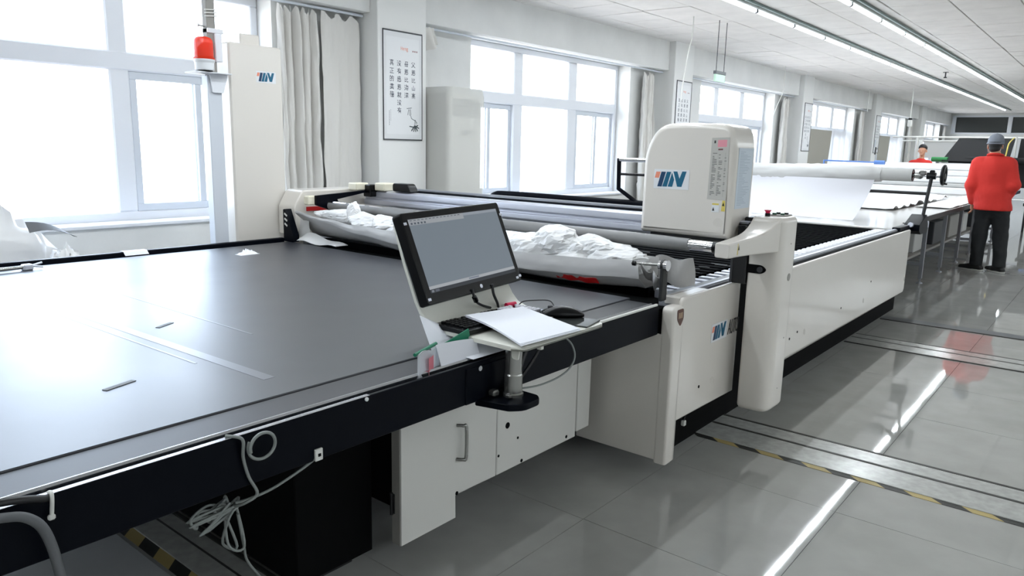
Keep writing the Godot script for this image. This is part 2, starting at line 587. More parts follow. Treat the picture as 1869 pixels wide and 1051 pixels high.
func build_floor() -> void:
	var fl := structure("floor", "grey polished tile floor of the hall")
	var b := MB.new()
	b.span(Vector3(-6.25, -0.20, 4.2), Vector3(XR + 0.25, -0.012, ZE - 0.2))
	part("floor_bed", b, M.floor_joint, fl)
	var proto := MB.new()
	proto.box(Vector3(0, -0.006, 0), Vector3(0.7975, 0.012, 0.7975), 0.0)
	var pm := proto.mesh()
	var rest := MB.new()
	rng.seed = 11
	var i := 0
	for ix in range(-7, 8):
		for iz in range(-6, 44):
			var c := Vector3(-0.8 + 0.8 * ix + 0.4, 0, -3.29 - 0.8 * iz + 0.4 + 0.8)
			if c.x < -5.85 or c.x > XR + 0.3 or c.z > 4.0 or c.z < ZE:
				continue
			var shown := c.x > -3.4 and c.x < 0.9 and c.z < -0.2 and (c.z > -16 or c.x > -1.9)
			var tilt := Basis.from_euler(Vector3(rng.randfn(0, 0.0006), 0, rng.randfn(0, 0.0006)))
			if shown:
				local_part("tile", pm, M["floor_tile%d" % (rng.randi() % 3)], fl, Transform3D(tilt, c))
			else:
				rest.box(Vector3(0, -0.006, 0), Vector3(0.7975, 0.012, 0.7975), 0.0, Transform3D(Basis.IDENTITY, c))
	var r := part("tile_field", rest, M.floor_tile0, fl)
	r.set_meta("kind", "stuff")

func build_ceiling() -> void:
	var ce := structure("ceiling", "white suspended ceiling of square tiles")
	var b := MB.new()
	b.span(Vector3(-6.25, YC + 0.018, 4.2), Vector3(XR + 0.25, YC + 0.2, ZE - 0.2))
	part("ceiling_slab", b, M.ceiling_grid, ce)
	var proto := MB.new()
	proto.box(Vector3(0, 0.010, 0), Vector3(0.590, 0.020, 0.590), 0.004)
	var pm := proto.mesh()
	var edge := MB.new()
	edge.box(Vector3(0, 0.010, 0), Vector3(0.30, 0.020, 0.593), 0.003)
	var em := edge.mesh()
	var rest := MB.new()
	rng.seed = 5
	var count := 0
	for iz in range(0, 64):
		for ix in range(-1, 18):
			var narrow := ix == -1
			var c := Vector3(-5.3 + 0.6 * ix + 0.3, YC, 4.0 - 0.6 * iz - 0.43)
			if narrow: c.x = -5.3 - 0.15
			if c.x > XR or c.z < ZE + 0.2: continue
			var sag := Transform3D(Basis.from_euler(Vector3(rng.randfn(0, 0.004), 0, rng.randfn(0, 0.004))), c + Vector3(0, rng.randf_range(-0.002, 0.003), 0))
			if c.z < -4.0 and c.z > -23.0 and c.x < -0.2 and count < 300:
				local_part("ceiling_tile", em if narrow else pm, M.ceiling_tile, ce, sag)
				count += 1
			else:
				rest.box(Vector3(0, 0.010, 0), Vector3(0.30 if narrow else 0.593, 0.020, 0.593), 0.0, sag)
	var r := part("ceiling_tile_field", rest, M.ceiling_tile, ce)
	r.set_meta("kind", "stuff")

func build_walls() -> void:
	var wl := structure("wall_left", "white window wall with columns and a deep beam")
	var lo := MB.new()
	lo.span(Vector3(-6.25, 0, 4.2), Vector3(XW, 0.90, ZE))
	part("lower_wall", lo, M.wall_paint, wl)
	var hi := MB.new()
	hi.span(Vector3(-6.25, 2.76, 4.2), Vector3(XW, YC + 0.15, ZE))
	part("upper_wall", hi, M.wall_paint, wl)
	var edge := 4.2
	for w in wins() + [[ZE, ZE, []]]:
		var p := MB.new()
		p.span(Vector3(-6.25, 0.90, edge), Vector3(XW, 2.76, w[0] + 0.07 if w[2] else ZE))
		part("pier", p, M.wall_paint, wl)
		edge = w[1] - 0.07
	for k in range(-1, 6):
		var z0 := -4.73 - PER * k
		var c := MB.new()
		c.span(Vector3(XW - 0.02, 0, z0), Vector3(XC, YC + 0.018, z0 - 0.62), 0.006)
		part("column", c, M.column_paint, wl)
		var bm := MB.new()
		bm.span(Vector3(XW - 0.02, 2.737, z0 - 0.62), Vector3(XB, YC + 0.018, maxf(z0 - PER, ZE)), 0.004)
		if z0 - 0.62 > ZE:
			part("beam", bm, M.wall_paint, wl)
	var k := 1
	for w in wins():
		build_window(k, w)
		k += 1
	# end wall with a glazed strip under the ceiling
	var we := structure("wall_back", "white end wall with a strip of dark interior glazing")
	var e1 := MB.new(); e1.span(Vector3(-6.25, 0, ZE), Vector3(XR + 0.25, 2.40, ZE - 0.2)); part("lower_wall", e1, M.wall_paint, we)
	var e2 := MB.new(); e2.span(Vector3(-6.25, 3.09, ZE), Vector3(XR + 0.25, YC + 0.15, ZE - 0.2)); part("upper_wall", e2, M.wall_paint, we)
	var e3 := MB.new(); e3.span(Vector3(-6.25, 2.40, ZE - 0.12), Vector3(XR + 0.25, 3.09, ZE - 0.2)); part("glazing_back", e3, M.dark_grey, we)
	var gx := [-5.50, -3.66, -1.82, 0.02, 1.86, 3.30, XR]
	for i in 6:
		var f := MB.new(); f.span(Vector3(gx[i] - 0.07, 2.40, ZE + 0.01), Vector3(gx[i] + 0.07, 3.09, ZE - 0.08), 0.006); part("mullion", f, M.upvc, we)
		var g := MB.new(); g.span(Vector3(gx[i] + 0.07, 2.47, ZE - 0.04), Vector3(gx[i + 1] - 0.07, 3.05, ZE - 0.05)); part("pane", g, M.dark_glass, we)
		for y in [2.43, 3.07]:
			var h := MB.new(); h.span(Vector3(gx[i] + 0.07, y - 0.035, ZE), Vector3(gx[i + 1] - 0.07, y + 0.03, ZE - 0.06), 0.005); part("glazing_bar", h, M.upvc, we)
	var wr := structure("wall_right", "white wall across the aisle")
	var r1 := MB.new(); r1.span(Vector3(XR, 0, 4.2), Vector3(XR + 0.25, YC + 0.15, ZE)); part("wall_face", r1, M.wall_paint, wr)
	var wf := structure("wall_front", "white wall behind the viewer")
	var f1 := MB.new(); f1.span(Vector3(-6.25, 0, 4.0), Vector3(XR + 0.25, YC + 0.15, 4.2)); part("wall_face", f1, M.wall_paint, wf)

func build_window(k: int, w: Array) -> Node3D:
	var o := structure("window_%d" % k, "white framed six light window, blown out by daylight")
	var X0 := -6.14
	var X1 := -6.06
	var zn: float = w[0] + 0.07
	var zf: float = w[1] - 0.07
	var f := MB.new()
	f.span(Vector3(X0, 0.90, zn), Vector3(X1, 0.98, zf), 0.008)
	f.span(Vector3(X0, 2.69, zn), Vector3(X1, 2.76, zf), 0.008)
	f.span(Vector3(X0, 0.98, zn), Vector3(X1, 2.69, w[0]), 0.008)
	f.span(Vector3(X0, 0.98, w[1]), Vector3(X1, 2.69, zf), 0.008)
	part("frame", f, M.upvc, o)
	var tr := MB.new()
	tr.span(Vector3(X0, 2.06, w[0]), Vector3(X1 + 0.008, 2.20, w[1]), 0.012)
	part("transom", tr, M.upvc, o)
	var L: Array = w[2]
	for i in 2:
		var m := MB.new()
		m.span(Vector3(X0, 0.98, L[i][1]), Vector3(X1, 2.69, L[i + 1][0]), 0.012)
		part("mullion", m, M.upvc, o)
	var sill := MB.new()
	sill.span(Vector3(X1, 0.885, zn), Vector3(XW + 0.03, 0.915, zf), 0.006)
	part("sill", sill, M.upvc, o)
	for i in 3:
		var p := MB.new()
		p.span(Vector3(-6.105, 2.20, L[i][0]), Vector3(-6.099, 2.69, L[i][1]))
		part("pane", p, M.glass, o)
		if i == 1:
			p = MB.new()
			p.span(Vector3(-6.105, 0.98, L[i][0]), Vector3(-6.099, 2.06, L[i][1]))
			part("pane", p, M.glass, o)
		else:
			# two sliding sashes, one behind the other
			var zm: float = lerpf(L[i][0], L[i][1], 0.52)
			for s in 2:
				var a: float = L[i][0] if s == 0 else zm + 0.035
				var b: float = zm - 0.035 if s == 0 else L[i][1]
				var x := -6.085 if s == 0 else -6.118
				var q := MB.new()
				q.span(Vector3(x - 0.014, 0.98, a), Vector3(x + 0.014, 1.04, b), 0.004)
				q.span(Vector3(x - 0.014, 2.00, a), Vector3(x + 0.014, 2.06, b), 0.004)
				q.span(Vector3(x - 0.014, 1.04, a), Vector3(x + 0.014, 2.00, a - 0.055), 0.004)
				q.span(Vector3(x - 0.014, 1.04, b + 0.055), Vector3(x + 0.014, 2.00, b), 0.004)
				var sash := part("sash", q, M.upvc_inner, o)
				p = MB.new()
				p.span(Vector3(x - 0.003, 1.04, a - 0.055), Vector3(x + 0.003, 2.00, b + 0.055))
				part("pane", p, M.glass, sash)
	return o

func curtain(z0: float, z1: float, x: float, y0: float, y1: float, folds: float, amp: float, key: String, label: String, grp: String, seed_ := 1, skew := 0.0) -> void:
	var fz := FastNoiseLite.new(); fz.seed = seed_; fz.frequency = 1.6
	var b := MB.new()
	var f := func(u: float, v: float) -> Vector3:
		var y := lerpf(y1, y0, v)
		var ph := u * folds * TAU + fz.get_noise_2d(u * 3.0, v * 1.2) * 2.6
		var a := amp * (0.55 + 0.45 * absf(fz.get_noise_2d(u * 5.0 + 9.0, 0.3)) * 2.0) * (1.0 - 0.35 * exp(-v * 14.0))
		var dx := sin(ph) * a + sin(ph * 0.5 + 1.3) * a * 0.35 + fz.get_noise_2d(u * 14.0, v * 6.0) * 0.012
		var pinch := sin(u * folds * 2.0 * TAU) * 0.02 * exp(-v * 22.0)
		var z := lerpf(z0, z1, u) + cos(ph) * a * 0.25 + skew * (1.0 - v) * (1.0 - u)
		return Vector3(x + dx, y + pinch - 0.05 * exp(-v * 25.0) * absf(sin(u * folds * TAU)), z)
	b.sheet(f, int(folds * 10) + 6, 26, 0.003)
	solo("curtain", b, M[key], label, "curtain", grp)

func build_curtains() -> void:
	curtain(-3.84, -4.22, -5.74, 0.25, 2.70, 4.5, 0.055, "curtain", "grey drawn-back curtain in deep folds beside the white machine panel", "curtains along the window wall", 3)
	curtain(-4.27, -4.69, -5.72, 0.25, 2.70, 1.3, 0.022, "curtain", "nearly flat grey curtain hanging left of the first framed scroll column", "curtains along the window wall", 4)
	var lab := ["bunched grey curtain hanging right of the second window above the cutting head", "grey curtain between the third window and the third column", "grey curtain right of the fourth window beside a wall of switches", "grey curtain right of the fifth window", "short grey curtain at the last window by the end wall"]
	for i in 5:
		var o := -PER * i
		curtain(-10.02 + o, -10.36 + o, -5.73, 0.3, 2.68, 4.0, 0.05, "curtain", lab[i], "curtains along the window wall", 20 + i)
	# tattered end of a curtain left at the first column
	var b := MB.new()
	var nz := FastNoiseLite.new(); nz.seed = 8; nz.frequency = 9.0
	b.sheet(func(u: float, v: float) -> Vector3: return Vector3(-5.60 - 0.06 * sin(u * 9.0) * v, 2.70 - v * (0.26 - 0.12 * u) + nz.get_noise_2d(u, v) * 0.02, -5.40 - u * 0.24 * (0.6 + 0.4 * v)), 14, 10, 0.003)
	solo("curtain", b, M.curtain, "crumpled scrap of curtain hanging from the rail above the tall cloth-covered unit", "curtain", "curtains along the window wall")
	# drab cloths and sheers in the far windows
	for i in [3, 4]:
		var z: float = -6.45 - PER * (i - 1)
		var b2 := MB.new()
		b2.sheet(func(u: float, v: float) -> Vector3: return Vector3(-5.80 + 0.02 * sin(u * 7 + v * 3), 2.10 - v * 1.5, z + 0.35 - u * (1.75 - 0.25 * v)), 10, 8, 0.004)
		solo("cloth_blind", b2, M.blind_cloth, ["drab grey cloth covering the lower left of the fourth window", "drab grey cloth covering the lower left of the fifth window"][i - 3], "blind", "cloths over the far windows")
		var b3 := MB.new()
		b3.sheet(func(u: float, v: float) -> Vector3: return Vector3(-6.0 + 0.02 * sin(u * 40.0), 2.15 - v * 1.2, z - 1.0 - u * 2.3), 50, 4, 0.002)
		solo("sheer_curtain", b3, M.sheer, ["bright white sheer curtain in the lower half of the fourth window", "bright white sheer curtain in the lower half of the fifth window"][i - 3], "curtain", "sheers in the far windows")
	# curtain rails under the beam
	for i in range(0, 6):
		var r := MB.new()
		var z0 := -5.38 - PER * (i - 1)
		r.tube([Vector3(-5.70, 2.712, z0), Vector3(-5.70, 2.712, z0 - PER + 0.66)], 0.012, 8)
		solo("curtain_rail", r, M.upvc_inner, ["curtain rail above the nearest window", "curtain rail above the second window, over the covered unit", "curtain rail above the third window behind the hanging sign", "curtain rail above the fourth window", "curtain rail above the fifth window", "curtain rail above the last window"][i], "curtain rail", "curtain rails")

# ---------------------------------------------------------------- lamps
func build_lamps() -> void:
	rng.seed = 3
	var rows := [[-3.44, 0.0, -30.9, "left row of ceiling tubes nearer the windows"], [-2.48, -0.13, -32.2, "right row of ceiling tubes over the aisle side"], [3.20, 0.0, -30.9, "left row of ceiling tubes across the aisle"], [4.16, 0.0, -30.9, "right row of ceiling tubes across the aisle"]]
	var ri := 0
	for row in rows:
		var proto: Node3D = null
		var z: float = -0.02 + row[1] + 3.6
		var n := 0
		while z - 1.2 > row[2]:
			var at := Vector3(row[0], 3.078, z - 0.6)
			var left := int(round((z - 1.2 - row[2]) / 1.2))
			var lab: String = "%s tube from the far end of the %s" % [ordinal(left + 1), ["left ceiling lamp row", "right ceiling lamp row", "first lamp row across the aisle", "second lamp row across the aisle"][ri]]
			var o: Node3D
			if proto == null:
				o = thing("ceiling_lamp", lab, "lamp", at, 0.0, row[3])
				var h := MB.new(); h.box(Vector3(0, 0.046, 0), Vector3(0.06, 0.034, 1.196), 0.006)
				local_part("housing", h, M.lamp_housing, o)
				var t := MB.new(); t.tube([Vector3(0, 0.012, -0.575), Vector3(0, 0.012, 0.575)], 0.021, 12)
				local_part("tube", t, M.tube_glow, o)
				for s in [-1, 1]:
					var e := MB.new(); e.tube([Vector3(0, 0.012, s * 0.575), Vector3(0, 0.012, s * 0.597)], 0.023, 12)
					local_part("end_cap", e, M.rubber_grey, o)
				proto = o
			else:
				o = copy_of(proto, "ceiling_lamp", at, lab)
			var l := AreaLight3D.new()
			l.name = "lamp_light"
			add_child(l, true)
			l.area_size = Vector2(1.15, 0.045)
			l.transform = Transform3D(Basis(Vector3(0, 0, 1), Vector3(1, 0, 0), Vector3(0, 1, 0)), at + Vector3(0, -0.014, 0))
			l.light_color = Color(0.95, 0.98, 1.0)
			l.light_energy = TUBE_POWER
			l.area_range = 60.0
			l.area_attenuation = 2.0
			l.shadow_enabled = true
			z -= 1.2
			n += 1
		var c := MB.new()
		c.box(Vector3(row[0] + 0.062, YC - 0.019, (3.6 + row[2]) * 0.5), Vector3(0.03, 0.024, 3.6 - row[2]), 0.004)
		solo("cable_trunking", c, M.conduit_green, ["grey-green trunking running beside the left row of ceiling tubes", "grey-green trunking running beside the right row of ceiling tubes", "grey-green trunking beside the first lamp row across the aisle", "grey-green trunking beside the second lamp row across the aisle"][ri], "trunking", "ceiling trunking")
		ri += 1
	# little hook on the ceiling
	var hk := MB.new()
	hk.tube([Vector3(-3.0, YC, -16.9), Vector3(-3.0, YC - 0.10, -16.9)], 0.012, 8)
	hk.box(Vector3(-3.0, YC - 0.005, -16.9), Vector3(0.09, 0.01, 0.05))
	hk.box(Vector3(-3.0, YC - 0.105, -16.9), Vector3(0.05, 0.02, 0.05))
	solo("ceiling_bracket", hk, M.dark_grey, "small dark bracket on the ceiling between the two lamp rows", "bracket")

# ---------------------------------------------------------------- conveyor table (near)
func build_conveyor() -> void:
	var o := thing("conveyor_table", "long black conveyor table with a dark glossy belt in the foreground", "conveyor table", Vector3(-3.0, 0, -0.8))
	var b := MB.new(); b.span(Vector3(-4.56, 0.70, 1.4), Vector3(-1.68, 0.846, -3.02)); part("bed_frame", b, M.black_matte, o)
	b = MB.new()
	b.span(Vector3(-4.52, 0.846, 1.4), Vector3(-1.752, 0.861, -3.055), 0.003)
	part("belt", b, M.belt, o)
	b = MB.new(); b.span(Vector3(-1.750, 0.840, 1.4), Vector3(-1.628, 0.857, -3.02), 0.003); part("belt_border", b, M.belt_border, o)
	b = MB.new(); b.span(Vector3(-1.626, 0.80, 1.4), Vector3(-1.612, 0.861, -3.02), 0.005); part("edge_profile", b, M.rim_metal, o)
	b = MB.new(); b.span(Vector3(-1.600, 0.852, 1.4), Vector3(-1.5845, 0.8535, -1.32), 0.0006); part("rail_edge", b, M.rim_metal, o)
	b = MB.new(); b.span(Vector3(-1.600, 0.716, 1.4), Vector3(-1.585, 0.852, -3.03), 0.002); part("side_rail", b, M.rail_black, o)
	b = MB.new(); b.span(Vector3(-1.60, 0.716, 1.4), Vector3(-1.90, 0.722, -3.03)); part("rail_bottom", b, M.black_matte, o)
	b = MB.new(); b.span(Vector3(-1.599, 0.852, -2.28), Vector3(-1.586, 0.862, -3.02), 0.002); part("edge_strip", b, M.tie_white, o, "thin white strip along the rail")
	b = MB.new(); b.span(Vector3(-4.605, 0.70, 1.4), Vector3(-4.565, 0.884, -3.05), 0.006); part("far_rail", b, M.rail_black, o)
	for z in [0.9, -1.55]:
		for x in [-4.35, -2.15]:
			b = MB.new(); b.span(Vector3(x - 0.05, 0.02, z - 0.05), Vector3(x + 0.05, 0.70, z + 0.05), 0.004); b.box(Vector3(x, 0.01, z), Vector3(0.16, 0.02, 0.16), 0.004)
			part("leg", b, M.black_paint, o)
	b = MB.new(); b.span(Vector3(-4.3, 0.015, -1.38), Vector3(-2.06, 0.70, -1.72), 0.004); part("drive_box", b, M.black_matte, o)
	# screws and dots on the rail
	for p in [Vector3(-1.584, 0.829, -1.789), Vector3(-1.584, 0.845, -1.306)]:
		b = MB.new(); b.tube([p, p + Vector3(0.004, 0, 0)], 0.009 if p.z < -1.5 else 0.006, 10); part("screw", b, M.sticker_white, o)
	b = MB.new(); b.span(Vector3(-1.585, 0.716, -1.125), Vector3(-1.577, 0.75, -1.150), 0.002); part("socket", b, M.tie_white, o, "small white cable socket")
	b = MB.new(); b.box(Vector3(-1.576, 0.733, -1.1375), Vector3(0.002, 0.008, 0.008)); part("socket_hole", b, M.black_matte, o)
	# seams running across the belt
	for q in [[-4.48, -1.435, -2.40, -1.452, 0.010], [-4.48, -1.115, -1.90, -1.20, 0.040], [-4.48, -1.06, -2.2, -1.13, 0.010]]:
		var a := Vector3(q[0], 0.8612, q[1]); var c := Vector3(q[2], 0.8612, q[3])
		b = MB.new(); b.box(Vector3.ZERO, Vector3(a.distance_to(c), 0.0010, q[4]), 0.0004, Transform3D(Basis(Vector3.UP, atan2(-(c.z - a.z), c.x - a.x)), (a + c) * 0.5))
		part("belt_seam", b, M.belt_seam, o)
	# scraps of tape on the belt
	for p in [[-2.15, -0.875, 0.32, 0.10], [-2.75, -1.30, 0.5, 0.085]]:
		b = MB.new(); b.box(Vector3.ZERO, Vector3(0.018, 0.0016, p[3]), 0.0, Transform3D(Basis(Vector3.UP, p[2]), Vector3(p[0], 0.862, p[1])))
		part("tape", b, M.rubber_grey, o)
	# cupboard hung below the rail
	var c := thing("machine_cupboard", "white steel cupboard hung under the conveyor rail, with a bar handle", "cupboard", Vector3(-2.1, 0.1, -2.3))
	b = MB.new(); b.span(Vector3(-2.35, 0.20, -1.76), Vector3(-1.945, 0.716, -2.95), 0.003); part("carcass", b, M.black_matte, c)
	b = MB.new()
	b.prism(PackedVector2Array([Vector2(-1.714, 0.095), Vector2(-1.714, 0.714), Vector2(-2.249, 0.714), Vector2(-2.249, 0.190), Vector2(-2.003, 0.190), Vector2(-2.003, 0.095)]), frame_zy(-1.932), 0.042, 0.003, 1)
	var d := part("door", b, M.cabinet_white, c)
	b = MB.new(); b.span(Vector3(-1.936, 0.098, -1.7125), Vector3(-1.894, 0.712, -1.7100)); part("door_edge", b, M.cabinet_edge, d)
	b = MB.new(); b.tube(smooth_path([Vector3(-1.89, 0.485, -2.005), Vector3(-1.868, 0.485, -2.02), Vector3(-1.862, 0.475, -2.03), Vector3(-1.862, 0.355, -2.03), Vector3(-1.868, 0.345, -2.02), Vector3(-1.89, 0.345, -2.005)], 4), 0.007, 8); part("handle", b, M.steel_pole, d)
	b = MB.new(); b.span(Vector3(-1.945, 0.215, -1.708), Vector3(-1.920, 0.295, -1.7125), 0.002); b.tube([Vector3(-1.933, 0.212, -1.705), Vector3(-1.933, 0.298, -1.705)], 0.006, 8); part("hinge", b, M.black_paint, d)
	b = MB.new(); b.span(Vector3(-1.90, 0.190, -2.252), Vector3(-1.89, 0.714, -2.835), 0.003); part("panel", b, M.cabinet_white, c)
	b = MB.new(); b.span(Vector3(-1.91, 0.215, -2.838), Vector3(-1.885, 0.714, -2.945), 0.003); part("end_panel", b, M.cabinet_white, c)
	for p in [[-2.318, 0.395, 0.014], [-2.262, 0.275, 0.006], [-2.39, 0.318, 0.006], [-2.42, 0.203, 0.008], [-2.76, 0.212, 0.008], [-2.008, 0.20, 0.008]]:
		b = MB.new(); b.tube([Vector3(-1.8905, p[1], p[0]), Vector3(-1.8885, p[1], p[0])], p[2], 12); part("hole", b, M.black_matte, c)

# ---------------------------------------------------------------- cutting bed
func build_bed() -> void:
	var o := thing("cutting_bed", "long cutting bed with white side panels and rows of dark bristle slats", "cutting machine", Vector3(-3.0, 0, -5.4))
	var b := MB.new(); b.span(Vector3(-4.55, 0.28, -3.06), Vector3(-1.62, 0.82, -7.84)); part("bed_body", b, M.black_matte, o)
	b = MB.new(); b.span(Vector3(-4.3, 0.0, -3.35), Vector3(-1.68, 0.28, -8.3)); part("plinth", b, M.black_matte, o)
	b = MB.new(); b.span(Vector3(-4.56, 0.25, -3.06), Vector3(-4.53, 0.87, -7.84), 0.006); part("far_panel", b, M.machine_white, o)
	# near side: end cap, first panel, second panel
	b = MB.new()
	b.prism(rounded([Vector2(-3.034, 0.088), Vector2(-3.034, 0.853), Vector2(-3.140, 0.853), Vector2(-3.140, 0.088)], [0.0, 0.03, 0.03, 0.0], 4), frame_zy(-1.575), 0.066, 0.014, 3)
	part("end_cap", b, M.machine_white, o)
	b = MB.new()
	b.span(Vector3(-2.02, 0.10, -3.036), Vector3(-1.53, 0.715, -3.056), 0.003)
	part("end_plate", b, M.machine_white, o)
	b = MB.new()
	b.prism(rounded([Vector2(-3.128, 0.280), Vector2(-3.128, 0.884), Vector2(-3.80, 0.884), Vector2(-3.80, 0.270)], [0.0, 0.035, 0.0, 0.0], 4), frame_zy(-1.540), 0.026, 0.010, 3)
	part("side_panel", b, M.machine_white, o)
	b = MB.new()
	b.prism(rounded([Vector2(-4.04, 0.268), Vector2(-4.04, 0.866), Vector2(-7.84, 0.866), Vector2(-7.84, 0.30), Vector2(-7.80, 0.268)], [0.0, 0.01, 0.02, 0.0, 0.0], 3), frame_zy(-1.540), 0.025, 0.010, 3)
	part("side_panel", b, M.machine_white, o)
	for p in [Vector3(-1.514, 0.40, -4.66), Vector3(-1.514, 0.42, -4.80), Vector3(-1.514, 0.43, -5.75), Vector3(-1.514, 0.53, -6.55), Vector3(-1.513, 0.40, -3.36)]:
		b = MB.new(); b.tube([p - Vector3(0.002, 0, 0), p + Vector3(0.001, 0, 0)], 0.008, 10); part("hole", b, M.black_matte, o)
	# badge on the end cap
	b = MB.new()
	b.prism(rounded([Vector2(-3.062, 0.838), Vector2(-3.125, 0.838), Vector2(-3.128, 0.79), Vector2(-3.098, 0.755), Vector2(-3.066, 0.79)], 0.012, 3), frame_zy(-1.510), 0.003)
	var bd := part("badge", b, M.badge_brown, o)
	for i in 3:
		b = MB.new(); b.span(Vector3(-1.5072, 0.795 + 0.0 * i, -3.078 - 0.014 * i), Vector3(-1.5062, 0.822, -3.084 - 0.014 * i)); part("badge_mark", b, M.badge_cream, bd)
	# logo and lettering
	logo(o, Transform3D(Basis(Vector3(0, 0, -1), Vector3(0, 1, 0), Vector3(1, 0, 0)), Vector3(-1.5135, 0.650, -3.56)), 0.19)
	var tm := TextMesh.new()
	var sf := SystemFont.new(); sf.font_names = PackedStringArray(["Droid Sans"])
	tm.font = sf; tm.font_size = 64; tm.pixel_size = 0.0015; tm.depth = 0.002; tm.text = "AUTO"; tm.horizontal_alignment = HORIZONTAL_ALIGNMENT_LEFT
	var tx := local_part("lettering", tm, M.print_black, o)
	tx.transform = _frame_of(o).affine_inverse() * Transform3D(Basis(Vector3(0, 0, -0.54), Vector3(0, 1.12, -0.16), Vector3(1, 0, 0)), Vector3(-1.5130, 0.648, -3.672))
	# metal rails along the bristles
	b = MB.new(); b.span(Vector3(-1.665, 0.82, -3.17), Vector3(-1.580, 0.876, -7.85), 0.003); part("bed_rail", b, M.aluminium_matte, o)
	b = MB.new(); b.span(Vector3(-1.580, 0.30, -3.45), Vector3(-1.541, 0.862, -7.80)); part("rail_channel", b, M.black_matte, o)
	b = MB.new(); b.span(Vector3(-1.62, 0.84, -3.14), Vector3(-1.535, 0.882, -3.45), 0.006); part("corner_cover", b, M.machine_white, o)
	b = MB.new(); b.span(Vector3(-1.612, 0.876, -3.17), Vector3(-1.590, 0.882, -7.85), 0.002); part("rail_strip", b, M.aluminium, o)
	b = MB.new(); b.span(Vector3(-4.52, 0.82, -3.17), Vector3(-4.46, 0.878, -7.85), 0.004); part("bed_rail", b, M.aluminium_matte, o)
	var sl := MB.new()
	for q in 3:
		sl.box(Vector3(0, 0.845 + 0.002 * q, -0.030 + 0.030 * q), Vector3(2.66, 0.046, 0.026), 0.0)
	var slm := sl.mesh()
	var en := MB.new(); en.box(Vector3(0, 0.846, 0), Vector3(0.092, 0.048, 0.048), 0.004)
	var enm := en.mesh()
	for i in 43:
		var z := -3.34 - 0.1 * i
		var s := local_part("bristle_slat", slm, M.bristle, o, Transform3D(Basis.IDENTITY, Vector3(-3.12, 0, z) - o.position))
		local_part("slat_end", enm, M.aluminium, o, Transform3D(Basis.IDENTITY, Vector3(-1.722, 0, z) - o.position))
	# loose light scraps between the bristles
	rng.seed = 77
	for i in 26:
		var p := Vector3(rng.randf_range(-2.5, -1.82), 0.872, rng.randf_range(-3.3, -4.6))
		b = MB.new(); b.box(Vector3.ZERO, Vector3(rng.randf_range(0.04, 0.13), 0.002, rng.randf_range(0.006, 0.014)), 0.0, Transform3D(Basis(Vector3.UP, rng.randf_range(-0.06, 0.06)), p)); part("bristle_lint", b, M.rubber_grey, o)
	b = MB.new(); b.span(Vector3(-4.5, 0.845, -7.63), Vector3(-1.60, 0.880, -8.30), 0.006); part("transfer_plate", b, M.table_laminate, o)
	b = MB.new(); b.span(Vector3(-1.63, 0.84, -7.6), Vector3(-1.56, 0.895, -8.35), 0.005); part("end_rail", b, M.rail_black, o)
	# pale film still lying on the far side of the bed
	var nz := FastNoiseLite.new(); nz.seed = 4; nz.frequency = 2.4
	b = MB.new()
	var sf_1 := func(u: float, v: float) -> Vector3:
		var x := lerpf(-4.44, -2.75, u); var z := lerpf(-4.15, -7.6, v)
		return Vector3(x, 0.884 + 0.03 * absf(nz.get_noise_2d(x * 3.0, z * 3.0)) + 0.02 * maxf(0, nz.get_noise_2d(x, z * 6)), z)
	b.sheet(sf_1, 30, 50, 0.001)
	solo("film_sheet", b, M.plastic_film, "white plastic film lying over the far side of the cutting bed", "plastic film")

func logo(o: Node3D, xf: Transform3D, w: float) -> void:
	# light plate, orange corner, slanted bars and an N; unit box 1.36 x 0.68
	var s := w / 1.36
	var q := func(pts: Array, d: float, z: float, key: String, called: String, par: Node) -> MeshInstance3D:
		var pp := PackedVector2Array()
		for p in pts:
			pp.append((Vector2(p[0] - 965.0, 535.0 - p[1]) / 1000.0) * s)
		var b := MB.new()
		b.prism(pp, xf * Transform3D(Basis.IDENTITY, Vector3(0, 0, z)), d)
		return part(called, b, M[key], par)
	var pl: MeshInstance3D = q.call([[285, 195], [1640, 195], [1640, 870], [285, 870]], 0.0008, 0.0, "sticker_white", "logo_plate", o)
	q.call([[370, 285], [535, 285], [480, 500], [315, 500]], 0.0008, 0.0008, "logo_orange", "logo_corner", pl)
	q.call([[570, 280], [740, 280], [605, 800], [435, 800]], 0.0008, 0.0008, "logo_navy", "logo_bar", pl)
	q.call([[785, 275], [945, 275], [805, 795], [630, 795]], 0.0008, 0.0008, "logo_teal", "logo_bar", pl)
	q.call([[985, 300], [1075, 540], [1015, 790], [840, 790]], 0.0008, 0.0008, "logo_teal", "logo_bar", pl)
	q.call([[1030, 255], [1180, 255], [1275, 500], [1370, 245], [1530, 245], [1370, 775], [1205, 775]], 0.0008, 0.0008, "logo_teal", "logo_bar", pl)

# ---------------------------------------------------------------- gantry
func ring_rect(x0: float, x1: float, y0: float, y1: float, z: float, r: float) -> PackedVector3Array:
	var p := rrect(x1 - x0, y1 - y0, r, 3)
	var out := PackedVector3Array()
	for q in p:
		out.append(Vector3(q.x + (x0 + x1) * 0.5, q.y + (y0 + y1) * 0.5, z))
	return out

